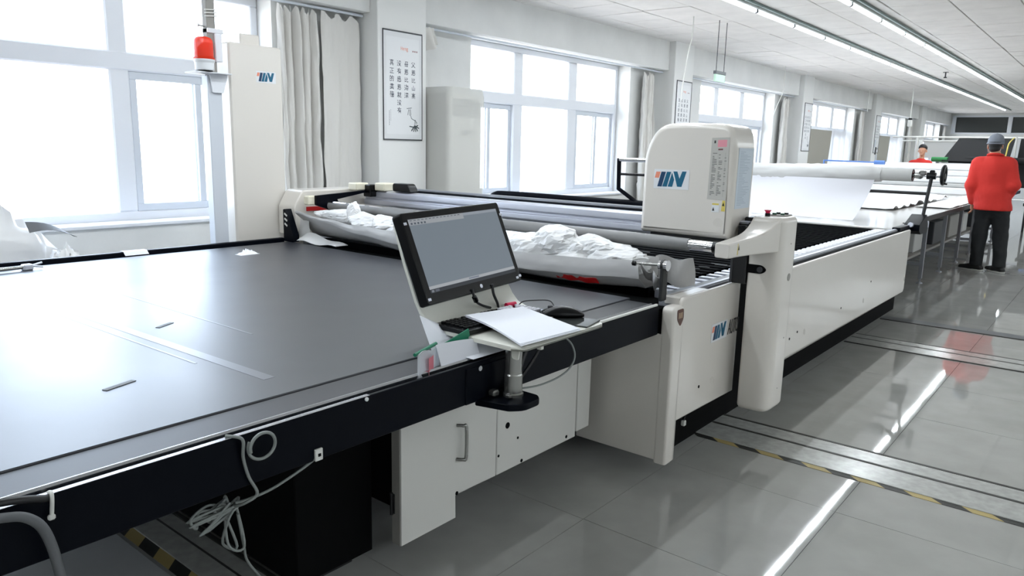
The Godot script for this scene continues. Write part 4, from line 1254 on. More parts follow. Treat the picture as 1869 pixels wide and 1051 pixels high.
	cable("monitor_cable", [Vector3(-1.842, 1.03, -2.03), Vector3(-1.838, 0.995, -2.04), Vector3(-1.845, 0.975, -2.06), Vector3(-1.85, 0.955, -2.10), Vector3(-1.852, 0.938, -2.15)], 0.005, "cable_black", "black cable with a ferrite lump below the monitor")
	cable("monitor_cable", [Vector3(-1.855, 1.03, -2.16), Vector3(-1.855, 0.99, -2.17), Vector3(-1.852, 0.952, -2.19), Vector3(-1.85, 0.932, -2.195)], 0.0055, "cable_black", "short straight black cable below the right half of the monitor")
	var fb := MB.new(); fb.tube([Vector3(-1.8385, 0.998, -2.040), Vector3(-1.843, 0.980, -2.055)], 0.010, 10)
	solo("ferrite_bead", fb, M.black_plastic, "black ferrite bead on the cable below the monitor", "cable bead")

	# sheets of paper, one lifted at a corner
	for i in 3:
		var t := 0.0
		var pb := MB.new()
		var off := i
		var ff := func(u: float, v: float) -> Vector3:
			# corners: front-left lifted over the keyboard edge
			var a := Vector3(-1.800, 0.950, -1.945); var c := Vector3(-1.742, 0.949, -2.215)
			var d := Vector3(-1.452, 0.928, -1.835); var e := Vector3(-1.437, 0.925, -2.160)
			var p := a.lerp(c, u).lerp(d.lerp(e, u), v)
			p.y += 0.010 * sin(v * PI) * (1.0 - u) - 0.0022 * off
			if off > 0: p += Vector3(0.004 * off, 0, 0.003 * off)
			p.y = maxf(p.y, 0.9185 + 0.001 * (3 - off))
			return p
		pb.sheet(ff, 12, 12, 0.0006)
		solo("paper_sheet", pb, M.paper, ["topmost white paper sheet curling over the keyboard", "second paper sheet peeking out under the top one", "lowest paper sheet of the stack on the stand"][i], "paper", "papers on the monitor stand")

	# cables hanging behind the post
	cable("power_cable", [Vector3(-1.545, 0.90, -2.02), Vector3(-1.55, 0.85, -1.99), Vector3(-1.55, 0.80, -1.96), Vector3(-1.56, 0.755, -1.94), Vector3(-1.57, 0.735, -1.90)], 0.009, "cable_black", "thick black cable hanging behind the stand's steel post")
	cable("power_cable", [Vector3(-1.52, 0.90, -2.06), Vector3(-1.53, 0.84, -2.03), Vector3(-1.545, 0.78, -1.985), Vector3(-1.56, 0.74, -1.95)], 0.006, "cable_black", "second black cable just right of the thick one behind the post")
	cable("network_cable", [Vector3(-1.50, 0.90, -2.13), Vector3(-1.47, 0.86, -2.16), Vector3(-1.45, 0.81, -2.15), Vector3(-1.46, 0.765, -2.10), Vector3(-1.50, 0.735, -2.02), Vector3(-1.545, 0.727, -1.95)], 0.0035, "cable_grey", "thin blue-grey cable looping below the monitor stand", "blue_cable")

	# papers and a zip pouch wedged behind the rail
	var zp := thing("zip_pouch", "clear zip pouch with green edge wedged behind the black rail", "pouch", Vector3(-1.66, 0.86, -1.62))
	b = MB.new(); b.sheet(func(u: float, v: float) -> Vector3: return Vector3(-1.606 - 0.03 * u - 0.02 * (1 - v), lerpf(0.917, 0.80, v) + 0.006 * sin(u * 6.0), lerpf(-1.545, -1.655, u) + 0.02 * v * (1 - u)), 8, 6, 0.006); part("pouch_body", b, M.clear_bag, zp)
	b = MB.new(); b.tube([Vector3(-1.628, 0.918, -1.535), Vector3(-1.645, 0.922, -1.60), Vector3(-1.66, 0.925, -1.66)], 0.006, 8); part("zip", b, M.green_zip, zp)
	b = MB.new(); b.sheet(func(u: float, v: float) -> Vector3: return Vector3(-1.612 - 0.02 * u, lerpf(0.90, 0.82, v), lerpf(-1.58, -1.62, u)), 2, 2, 0.001); part("insert", b, M.pink_paper, zp)
	var f1 := MB.new(); f1.sheet(func(u: float, v: float) -> Vector3: return Vector3(-1.612 - 0.035 * (1 - v), lerpf(0.925, 0.83, v) - 0.014 * u * u, lerpf(-1.645, -1.835, u)), 8, 4, 0.002)
	solo("document_sheet", f1, M.paper, "white document sheet wedged behind the rail right of the zip pouch", "paper", "documents behind the rail")
	f1 = MB.new(); f1.sheet(func(u: float, v: float) -> Vector3: return Vector3(-1.70 - 0.10 * (1 - v) - 0.02 * u, lerpf(0.985 - 0.10 * u, 0.864, v), lerpf(-1.69, -1.90, u) - 0.03 * (1 - v)), 6, 6, 0.001)
	solo("document_sheet", f1, M.paper, "tall leaning white sheet behind the zip pouch", "paper", "documents behind the rail")
	f1 = MB.new(); f1.prism(PackedVector2Array([Vector2(-1.64, 0.90), Vector2(-1.82, 0.945), Vector2(-1.83, 0.905), Vector2(-1.70, 0.885)]), frame_zy(-1.668), 0.004)
	solo("plastic_folder", f1, M.green_zip, "dark green folder edge standing behind the white document", "folder")
	f1 = MB.new(); f1.sheet(func(u: float, v: float) -> Vector3: return Vector3(lerpf(-1.72, -1.596, u), 0.8645 + 0.004 * sin(u * 4), lerpf(-1.74, -1.98, v) - 0.03 * u), 6, 6, 0.001)
	solo("document_sheet", f1, M.paper, "flat sheet lying on the belt edge under the monitor stand", "paper", "documents behind the rail")

func cable(called: String, pts: Array, r: float, key: String, label: String, alt := "") -> void:
	var b := MB.new()
	b.tube(smooth_path(pts, 6), r, 8)
	solo(called, b, M[key], label, "cable")

func build_cables() -> void:
	var X := -1.575
	# grey cable with a loop over the rail
	var pts := [Vector3(-1.60, 0.856, -0.885), Vector3(X, 0.853, -0.905), Vector3(X + 0.006, 0.840, -0.913), Vector3(X, 0.800, -0.914), Vector3(X, 0.745, -0.926), Vector3(X - 0.004, 0.690, -0.950), Vector3(X - 0.02, 0.668, -0.925), Vector3(-1.63, 0.650, -0.918)]
	cable("signal_cable", pts, 0.0042, "cable_grey", "grey cable hanging over the near rail down to the knotted bundle")
	var lp := []
	for i in 20:
		var a := TAU * i / 17.0 + 2.6
		lp.append(Vector3(X + 0.006 + 0.0006 * i, 0.818 + sin(a) * 0.034, -0.960 - cos(a) * 0.036))
	cable("signal_cable", lp, 0.0042, "cable_grey", "round loop of grey cable hooked on the near rail")
	cable("signal_cable", [Vector3(-1.582, 0.728, -1.135), Vector3(-1.60, 0.70, -1.10), Vector3(-1.62, 0.665, -1.02), Vector3(-1.64, 0.65, -0.96), Vector3(-1.65, 0.648, -0.93)], 0.004, "cable_grey", "grey cable running from the white socket to the knotted bundle")
	# knotted bundle under the table
	rng.seed = 19
	for k in 7:
		var q := []
		var c := Vector3(-1.66, 0.625, -0.93)
		for i in 6:
			q.append(c + Vector3(rng.randf_range(-0.03, 0.02), rng.randf_range(-0.03, 0.03) - (0.10 if k > 4 and i > 1 and i < 4 else 0.0), (rng.randf_range(-0.03, 0.13) if k < 5 else rng.randf_range(-0.03, 0.03))))
		q[0] = c; q[5] = c + Vector3(0, 0.005, 0.01)
		cable("cable_bundle", q, 0.0036, "cable_grey", ["uppermost grey strand", "second grey strand", "middle grey strand", "inner grey strand", "left-reaching grey strand", "long drooping grey strand", "short drooping grey strand"][k] + " of the knotted cable bundle under the rail")
	cable("cable_tail", [Vector3(-1.66, 0.61, -0.94), Vector3(-1.68, 0.50, -0.965), Vector3(-1.70, 0.44, -0.985), Vector3(-1.74, 0.34, -1.05)], 0.0035, "cable_grey", "grey cable tail trailing from the bundle towards the floor")
	var tie := MB.new(); tie.tube(smooth_path([Vector3(-1.600, 0.850, -0.497), Vector3(-1.580, 0.858, -0.497), Vector3(-1.572, 0.845, -0.495), Vector3(-1.572, 0.815, -0.492)], 4), 0.004, 8)
	tie.box(Vector3(-1.572, 0.810, -0.491), Vector3(0.010, 0.012, 0.014), 0.003)
	solo("cable_tie", tie, M.tie_white, "white cable tie on the black rail at the near left", "cable tie")
	cable("air_hose", [Vector3(-1.60, 0.855, -0.34), Vector3(-1.575, 0.872, -0.39), Vector3(-1.565, 0.868, -0.44), Vector3(-1.578, 0.850, -0.485), Vector3(-1.60, 0.842, -0.50)], 0.008, "cable_black", "black hose arching up to the white cable tie")
	cable("air_hose", [Vector3(-1.60, 0.835, -0.37), Vector3(-1.555, 0.848, -0.405), Vector3(-1.545, 0.838, -0.44), Vector3(-1.545, 0.80, -0.468), Vector3(-1.545, 0.72, -0.485), Vector3(-1.55, 0.60, -0.495), Vector3(-1.56, 0.3, -0.50), Vector3(-1.60, 0.02, -0.48)], 0.010, "rubber_grey", "thick dark hose bending over the rail at the lower left corner")

# ---------------------------------------------------------------- things along the far side of the table
func build_far_side() -> void:
	var p := thing("control_cabinet", "tall slim white control cabinet with a small blue logo behind the table", "cabinet", Vector3(-4.9, 0, -3.0))
	var b := MB.new(); b.span(Vector3(-5.02, 0.0, -2.79), Vector3(-4.75, 2.20, -3.202), 0.012); part("body", b, M.machine_white, p)
	b = MB.new(); b.span(Vector3(-4.94, 2.198, -2.91), Vector3(-4.80, 2.272, -3.06), 0.006); part("cable_box", b, M.machine_white, p)
	logo(p, Transform3D(Basis(Vector3(0, 0, -1), Vector3(0, 1, 0), Vector3(1, 0, 0)), Vector3(-4.7495, 1.99, -3.068)), 0.155)
	var s := thing("signal_post", "slim white square post standing between window and control cabinet", "post", Vector3(-4.79, 0, -2.68))
	b = MB.new(); b.span(Vector3(-4.83, 0.0, -2.635), Vector3(-4.755, 1.97, -2.735), 0.004); part("post", b, M.upvc_inner, s)
	b = MB.new(); b.span(Vector3(-4.82, 1.97, -2.655), Vector3(-4.765, YC, -2.715), 0.003); part("upper_post", b, M.cabinet_edge, s)
	b = MB.new(); b.span(Vector3(-4.835, 2.06, -2.70), Vector3(-4.75, 2.24, -2.75), 0.004); b.box(Vector3(-4.79, 2.255, -2.71), Vector3(0.07, 0.03, 0.11), 0.003); part("terminal_box", b, M.upvc, s)
	b = MB.new(); b.tube([Vector3(-4.77, 2.27, -2.70), Vector3(-4.77, 2.28, -2.60)], 0.005, 8); b.tube([Vector3(-4.77, 2.28, -2.60), Vector3(-4.77, 2.281, -2.592)], 0.011, 8); part("pin", b, M.steel_pole, s)
	for i in 3:
		b = MB.new(); b.tube([Vector3(-4.757, 2.34 + 0.02 * i, -2.64), Vector3(-4.757, 2.35 + 0.02 * i, -2.73)], 0.004, 6); part("wire_tie", b, M.tie_white, s)
	b = MB.new(); b.prism(rounded([Vector2(-2.52, 1.985), Vector2(-2.77, 1.985), Vector2(-2.77, 1.970), Vector2(-2.735, 1.86), Vector2(-2.66, 1.86), Vector2(-2.645, 1.972), Vector2(-2.52, 1.978)], 0.003, 1), frame_zy(-4.752), 0.014); b.span(Vector3(-4.83, 1.978, -2.52), Vector3(-4.68, 1.986, -2.77), 0.002); part("shelf_bracket", b, M.upvc, s)
	var bc := thing("warning_beacon", "red domed warning beacon on a white base, high on the signal post", "beacon", Vector3(-4.72, 1.995, -2.60))
	b = MB.new(); b.lathe([Vector2(0, 0), Vector2(0.058, 0), Vector2(0.060, 0.006), Vector2(0.060, 0.045), Vector2(0.066, 0.06), Vector2(0.066, 0.068), Vector2(0, 0.068)], Transform3D(), 24); local_part("base", b, M.sticker_white, bc)
	b = MB.new(); b.lathe([Vector2(0.0, 0.068), Vector2(0.066, 0.068), Vector2(0.067, 0.078), Vector2(0.059, 0.084), Vector2(0.059, 0.17), Vector2(0.055, 0.19), Vector2(0.044, 0.203), Vector2(0.025, 0.209), Vector2(0, 0.21)], Transform3D(), 24); local_part("dome", b, M.beacon_red, bc)
	b = MB.new(); b.lathe([Vector2(0.0, 0.07), Vector2(0.034, 0.07), Vector2(0.040, 0.10), Vector2(0.038, 0.14), Vector2(0.02, 0.165), Vector2(0, 0.17)], Transform3D(), 16); local_part("reflector", b, M.beacon_core, bc)
	b = MB.new(); b.lathe([Vector2(0, -0.008), Vector2(0.05, -0.008), Vector2(0.05, 0.0)], Transform3D(), 16); local_part("seal", b, M.black_plastic, bc)

	# white bag of cloth at the left edge and odd scraps along the far rail
	var nz := FastNoiseLite.new(); nz.seed = 23; nz.frequency = 1.1
	for q in [["cloth_sack", "big white plastic sack behind the table at the left edge", Vector3(-5.42, 0.50, -1.46), Vector3(0.30, 0.62, 0.48), 1], ["crumpled_bag", "small crumpled white bag poking up behind the far rail", Vector3(-4.86, 0.44, -1.72), Vector3(0.16, 0.49, 0.16), 2]]:
		var rings := []
		for i in range(1, 24):
			var th := PI * i / 24.0
			var ring := PackedVector3Array()
			for k in 32:
				var ph := TAU * k / 32.0
				var d := Vector3(sin(th) * cos(ph), cos(th), sin(th) * sin(ph))
				var sc := 0.92 + 0.22 * nz.get_noise_3dv(d * 2.2 + Vector3(q[4] * 9, 0, 0)) + 0.10 * absf(nz.get_noise_3dv(d * 6.0))
				var pt: Vector3 = q[2] + Vector3(d.x * q[3].x, d.y * q[3].y, d.z * q[3].z) * sc
				pt.y = maxf(pt.y, 0.0)
				ring.append(pt)
			rings.append(ring)
		b = MB.new(); b.loft(rings)
		var o := solo(q[0], b, M.plastic_film, q[1], "bag")
	var hole := MB.new(); hole.sheet(func(u: float, v: float) -> Vector3: return Vector3(-5.07 - 0.03 * u + 0.06 * v, 1.045 - 0.11 * u - 0.06 * v * (1 - u) + 0.03 * sin(u * 3.1), -1.60 - 0.27 * u), 8, 4, 0.002)
	solo("dark_rag", hole, M.rubber_grey, "dark grey rag lying on the white sack", "rag")
	b = MB.new(); b.sheet(func(u: float, v: float) -> Vector3: return Vector3(lerpf(-4.61, -4.54, v), 0.8865 - 0.022 * smoothstep(0.6, 1.0, v), lerpf(-1.94, -2.08, u)), 6, 6, 0.001)
	solo("paper_scrap", b, M.paper, "white scrap of paper taped over the far rail", "paper")
	b = MB.new()
	var n3 := FastNoiseLite.new(); n3.seed = 3; n3.frequency = 1.5
	b.sheet(func(u: float, v: float) -> Vector3: return Vector3(-4.17 - 0.07 * (v - 0.5), 0.8615 + 0.028 * sin(PI * u) * sin(PI * v) * (1.0 + n3.get_noise_2d(u * 4, v * 4)), -2.45 - 0.13 * u), 14, 8, 0.0008)
	solo("paper_scrap", b, M.paper, "crumpled white paper scrap alone on the dark belt", "paper")
	var cl := thing("metal_clamp", "metal clamp with a rod lying on the far edge of the belt", "clamp", Vector3(-4.40, 0.861, -1.35), 0.15)
	b = MB.new(); b.tube([Vector3(0, 0.018, 0.25), Vector3(0, 0.018, -0.02)], 0.010, 10); local_part("rod", b, M.steel_pole, cl)
	b = MB.new(); b.box(Vector3(0, 0.016, -0.03), Vector3(0.04, 0.032, 0.05), 0.006); local_part("clamp_body", b, M.aluminium, cl)
	b = MB.new(); b.tube([Vector3(0, 0.02, -0.05), Vector3(-0.01, 0.03, -0.11)], 0.006, 8); b.tube([Vector3(0, 0.02, -0.05), Vector3(0.02, 0.012, -0.10)], 0.005, 8); local_part("jaw", b, M.aluminium, cl)
	# steel bar along the clamp, under it
	b = MB.new(); b.tube([Vector3(-4.48, 0.869, -1.05), Vector3(-4.47, 0.869, -1.33)], 0.008, 8)
	solo("steel_bar", b, M.steel_pole, "short steel bar lying beside the metal clamp", "bar")

	# standing air conditioner under a cloth cover
	var ac := thing("air_conditioner", "tall floor-standing air conditioner under a thin pale cloth cover", "air conditioner", Vector3(-5.43, 0, -5.63))
	b = MB.new(); b.prism(rounded([Vector2(-5.66, -5.38), Vector2(-5.22, -5.38), Vector2(-5.22, -5.88), Vector2(-5.66, -5.88)], 0.05, 4), frame_xz(0.0), 2.06, 0.02, 2); part("body", b, M.machine_white, ac)
	for i in 6:
		b = MB.new(); b.span(Vector3(-5.222, 1.84 + 0.03 * i, -5.44), Vector3(-5.214, 1.858 + 0.03 * i, -5.82)); part("louvre", b, M.dark_grey, ac)
	b = MB.new(); b.span(Vector3(-5.222, 1.66, -5.56), Vector3(-5.216, 1.70, -5.72)); part("display", b, M.dark_grey, ac)
	var cm := mat("cover_cloth", Color(0.83, 0.83, 0.81, 0.66), 0.8)
	cm.transparency = BaseMaterial3D.TRANSPARENCY_ALPHA
	var rg := []
	var nw := FastNoiseLite.new(); nw.seed = 31; nw.frequency = 1.0
	var base := rounded([Vector2(-5.68, -5.365), Vector2(-5.20, -5.365), Vector2(-5.20, -5.905), Vector2(-5.68, -5.905)], 0.055, 5)
	for i in 24:
		var u := i / 23.0
		var y := lerpf(0.25, 2.115, u)
		var ring := PackedVector3Array()
		for q in base:
			var k := 1.0 - 0.05 * smoothstep(0.985, 1.0, u)
			var c2 := Vector2(-5.44, -5.635)
			var w := 0.012 * nw.get_noise_2d(q.x * 9 + q.y * 11, y * 0.7) * (1.2 - u)
			var r: Vector2 = c2 + (q - c2) * (k + w)
			ring.append(Vector3(r.x, y, r.y))
		rg.append(ring)
	b = MB.new(); b.loft(rg); part("cloth_cover", b, cm, ac)

# ---------------------------------------------------------------- wall scrolls
const GLYPH := {
	"fu": "3113 6183 644719 346799", "en": "2181852521 3373 5235 5364 2719 36497988 5667 8697", "bi": "2128 2444 2847 61689897 6483",
	"shan": "5158 242888 8488", "gao": "5051 1292 3373743433 29258589 4666684846", "mu": "312888 318179 1595 5354 5657",
	"hai": "1122 1425 1927 5042 4292 534888 539389 3696", "shen": "1122 1425 1927 43419193 6253 7283 4595 6469 6548 7598",
	"mei": "1122 1425 1927 515344 51818393 45856749 5699", "you": "1292 503416 4449 448489 4686 4787",
	"gan": "2116 2181 3353 3454553534 607496 8365 2719 37497988 5768 8798", "jiu": "3031 1252 2343452523 3539 2618 4658 6393 717459 84899998 8192",
	"zhen": "1191 5052 3272773732 3474 3575 1797 3829 7889", "zheng": "1191 5159 5585 2529 1999", "de": "2012 1242491912 1545 6054 62928978 6476",
	"beauty": "3041 7061 1292 2383 5155 1595 1797 564819 5799", "virtue": "3012 3215 2429 4191 6062 4393954543 6365 7375 4696 4849 57598988 6778 9798",
}

func stroke(im: Image, a: Vector2, b: Vector2, r: float, c: Color) -> void:
	var n := int(a.distance_to(b)) + 1
	for i in n + 1:
		var p := a.lerp(b, float(i) / n)
		im.fill_rect(Rect2i(int(p.x - r), int(p.y - r), int(r * 2 + 1), int(r * 2 + 1)), c)

func build_scrolls() -> void:
	var W := 320; var H := 640
	var im := Image.create(W, H, false, Image.FORMAT_RGB8)
	im.fill(Color(0.855, 0.86, 0.865))
	im.fill_rect(Rect2i(24, 30, W - 48, H - 60), Color(0.885, 0.89, 0.893))
	var ink := Color(0.17, 0.19, 0.25)
	var cols := [["fu", "en", "bi", "shan", "gao"], ["mu", "en", "bi", "hai", "shen"], ["mei", "you", "gan", "en", "jiu", "mei", "you"], ["zhen", "zheng", "de", "beauty", "virtue"]]
	for ci in 4:
		for ri in cols[ci].size():
			var o := Vector2(230 - 60 * ci, 166 + 47 * ri)
			for s in GLYPH[cols[ci][ri]].split(" "):
				for i in range(0, s.length() - 3, 2):
					stroke(im, o + Vector2(int(s[i]), int(s[i + 1])) * 3.7, o + Vector2(int(s[i + 2]), int(s[i + 3])) * 3.7, 1.4, ink)
	# brushed plant at the lower right
	var g := Color(0.22, 0.27, 0.28)
	for q in [[192, 452, 232, 446], [206, 458, 200, 490], [214, 458, 216, 492], [222, 456, 226, 488], [222, 490, 232, 512], [232, 512, 262, 524], [262, 524, 256, 556], [262, 520, 280, 540], [268, 534, 270, 552]]:
		stroke(im, Vector2(q[0], q[1]), Vector2(q[2], q[3]), 1.2, g)
	for q in [[216, 560, 262, 566], [232, 586, 258, 556], [250, 590, 262, 556], [268, 590, 262, 556], [284, 586, 262, 556], [294, 570, 262, 556], [286, 552, 262, 566]]:
		stroke(im, Vector2(q[0], q[1]), Vector2(q[2], q[3]), 2.6, g)
	for i in 9:
		im.fill_rect(Rect2i(44, 470 + i * 10, 4, 7), Color(0.45, 0.46, 0.48)); im.fill_rect(Rect2i(56, 462 + i * 8, 3, 5), Color(0.6, 0.6, 0.62))
	for i in 3:
		im.fill_rect(Rect2i(240 + i * 16, 98, 11, 9), Color(0.62, 0.50, 0.50))
	var pm := img_mat("scroll_print", im, 0.5)
	var sf := SystemFont.new(); sf.font_names = PackedStringArray(["Droid Sans"])
	var lab := ["framed calligraphy scroll on the nearest column", "framed calligraphy scroll on the second column above the cutting head", "framed calligraphy scroll on the third column", "framed calligraphy scroll on the fourth column"]
	var proto: Node3D = null
	for k in 4:
		var at := Vector3(XC, 1.588, -5.035 - PER * k - 0.03 * k)
		if proto:
			copy_of(proto, "wall_scroll", at, lab[k]); continue
		proto = thing("wall_scroll", lab[k], "scroll", at, 0.0, "calligraphy scrolls on the columns")
		var b := MB.new()
		b.span(Vector3(0, 0, 0.25), Vector3(0.012, 1.012, 0.246)); b.span(Vector3(0, 0, -0.246), Vector3(0.012, 1.012, -0.25))
		b.span(Vector3(0, 0, 0.246), Vector3(0.014, 0.012, -0.246)); b.span(Vector3(0, 1.000, 0.246), Vector3(0.014, 1.012, -0.246))
		local_part("frame", b, M.paper_frame, proto)
		b = MB.new(); b.span(Vector3(0.001, 0.010, 0.246), Vector3(0.005, 1.002, -0.246)); local_part("backing", b, M.paper, proto)
		b = MB.new(); b.quad_uv(Vector3(0.006, 1.000, 0.246), Vector3(0.006, 1.000, -0.246), Vector3(0.006, 0.012, -0.246), Vector3(0.006, 0.012, 0.246), Vector3.RIGHT); local_part("print", b, pm, proto)
		var tm := TextMesh.new(); tm.font = sf; tm.font_size = 32; tm.pixel_size = 0.0013; tm.depth = 0.0006; tm.text = "Heng"; tm.horizontal_alignment = HORIZONTAL_ALIGNMENT_LEFT
		local_part("lettering", tm, M.logo_orange, proto, Transform3D(Basis(Vector3(0, 0, -1), Vector3(0, 1, 0), Vector3(1, 0, 0)), Vector3(0.0066, 0.855, 0.03)))

func build_hangers() -> void:
	# hanging sign under the ceiling
	var s := thing("hanging_sign", "pale green exit sign hanging on two thin rods from the ceiling", "sign", Vector3(-4.2, 2.45, -9.27))
	var b := MB.new()
	b.span(Vector3(-4.215, 2.42, -9.13), Vector3(-4.185, 2.51, -9.41), 0.003); part("sign_panel", b, M.exit_green, s)
	b = MB.new(); b.span(Vector3(-4.22, 2.51, -9.12), Vector3(-4.18, 2.55, -9.42), 0.003); part("sign_holder", b, M.rubber_grey, s)
	for z in [-9.16, -9.39]:
		b = MB.new(); b.tube([Vector3(-4.2, 2.55, z), Vector3(-4.2, YC, z)], 0.005, 6); part("rod", b, M.dark_grey, s)
	# bare bulbs and cords
	for q in [[Vector3(-4.3, 2.30, -20.6), "white lamp holder hanging on a cord near the last columns"]]:
		var o := thing("pendant_holder", q[1], "pendant", q[0])
		b = MB.new(); b.tube([q[0] + Vector3(0, 0.14, 0), Vector3(q[0].x, YC, q[0].z)], 0.012, 6); part("cord", b, M.tie_white, o)
		b = MB.new(); b.box(q[0] + Vector3(0, 0.02, 0), Vector3(0.09, 0.16, 0.09), 0.01); part("holder", b, M.tie_white, o)
		b = MB.new(); b.box(q[0] + Vector3(0, 0.12, 0), Vector3(0.08, 0.05, 0.08), 0.01); part("cap", b, M.black_plastic, o)
	var cords := [[Vector3(-4.35, YC, -8.75), Vector3(-4.36, 2.93, -8.76), Vector3(-4.38, 2.72, -8.72), Vector3(-4.40, 2.3, -8.66), Vector3(-4.40, 2.16, -8.66)], [Vector3(-5.3, YC, -14.6), Vector3(-5.3, 2.72, -14.6), Vector3(-5.36, 2.42, -14.5), Vector3(-5.42, 2.1, -14.4)], [Vector3(-5.3, YC, -20.6), Vector3(-5.3, 2.6, -20.6)]]
	var cl := ["white cord hanging from the ceiling in front of the second column", "white cord hanging beside the third window's curtain", "short white pipe at the fourth column"]
	for i in 3:
		cable("dangling_wire", cords[i], 0.008, "tie_white", cl[i])
	# switches on the fourth column's side
	for i in 3:
		b = MB.new(); b.span(Vector3(XC, 1.75 - 0.2 * i, -22.4 - 0.12 * i), Vector3(XC + 0.02, 1.95 - 0.2 * i, -22.5 - 0.12 * i), 0.004)
		solo("wall_switch", b, M.dark_grey if i == 1 else M.upvc_inner, ["topmost pale switch on the fourth column", "dark switch box on the fourth column", "lowest pale switch on the fourth column"][i], "switch", "switches on the fourth column")

# ---------------------------------------------------------------- floor strips
func build_floor_strips() -> void:
	var lab := ["metal cable cover strip with worn hazard tape under the near table", "metal cable cover strip with worn hazard tape crossing the aisle by the white tower", "narrow metal floor strip crossing the aisle beyond the tower", "dark floor strip crossing the aisle near the far end of the bed"]
	var rows := [[-1.20, -1.36, -4.5, -1.75, true], [-3.735, -4.10, -1.70, 4.6, true], [-6.52, -6.86, -1.66, 4.6, false], [-7.70, -7.86, -1.66, 4.6, false]]
	for i in 4:
		var r: Array = rows[i]
		var o := thing("floor_strip", lab[i], "floor strip", Vector3((r[2] + r[3]) * 0.5, 0, (r[0] + r[1]) * 0.5), 0.0, "cable cover strips on the floor")
		var b := MB.new()
		if i == 3:
			b.span(Vector3(r[2], 0.0, r[0]), Vector3(r[3], 0.006, r[1]), 0.002); part("cover_plate", b, M.rubber_grey, o)
		else:
			b.span(Vector3(r[2], 0.0, r[0]), Vector3(r[3], 0.006, r[1]), 0.002); part("cover_plate", b, M.strip_metal, o)
			b = MB.new(); b.span(Vector3(r[2], 0.006, lerpf(r[0], r[1], 0.56)), Vector3(r[3], 0.008, lerpf(r[0], r[1], 0.62)), 0.001); part("rib", b, M.strip_dark, o)
			b = MB.new(); b.span(Vector3(r[2], 0.0, r[1] - 0.002), Vector3(r[3], 0.007, r[1] - 0.022), 0.001); part("edge_seal", b, M.strip_dark, o)
		if r[4]:
			rng.seed = 60 + i
			var x: float = r[2]
			var step := 0.12
			while x < r[3] - 0.01 and x < 1.2:
				var dk := int(round((x - r[2]) / step)) % 2 == 0
				b = MB.new()
				var w := 0.042 if i == 1 else 0.05
				b.prism(PackedVector2Array([Vector2(x, r[0]), Vector2(x + step, r[0]), Vector2(x + step + 0.05, r[0] + w), Vector2(x + 0.05, r[0] + w)]), frame_xz(0.0005), 0.0015)
				part("hazard_patch", b, M.hazard_black if dk or rng.randf() < 0.1 else M.hazard_yellow, o)
				x += step
		else:
			b = MB.new(); b.span(Vector3(r[2], 0.0, r[0] + 0.02), Vector3(r[3], 0.007, r[0] + 0.002), 0.001); part("edge_seal", b, M.strip_dark, o)
	# grey plate leaning on the near strip and valve under the end cap
	var b2 := MB.new(); b2.span(Vector3(-4.4, 0.002, -0.55), Vector3(-2.3, 0.012, -1.13), 0.003)
	solo("floor_plate", b2, M.floor_plate_grey, "grey steel floor plate under the near end of the table", "floor plate")
	var v := thing("air_valve", "small brass valve with a white tag hanging under the white side panel", "valve", Vector3(-1.66, 0.2, -3.42))
	b2 = MB.new(); b2.tube([Vector3(-1.68, 0.235, -3.42), Vector3(-1.58, 0.245, -3.46)], 0.014, 10); part("body", b2, M.hazard_yellow, v)
	b2 = MB.new(); b2.tube([Vector3(-1.60, 0.235, -3.42), Vector3(-1.60, 0.19, -3.40)], 0.007, 8); part("stem", b2, M.black_plastic, v)
	b2 = MB.new(); b2.box(Vector3(-1.60, 0.175, -3.40), Vector3(0.022, 0.03, 0.022), 0.004); part("tag", b2, M.tie_white, v)

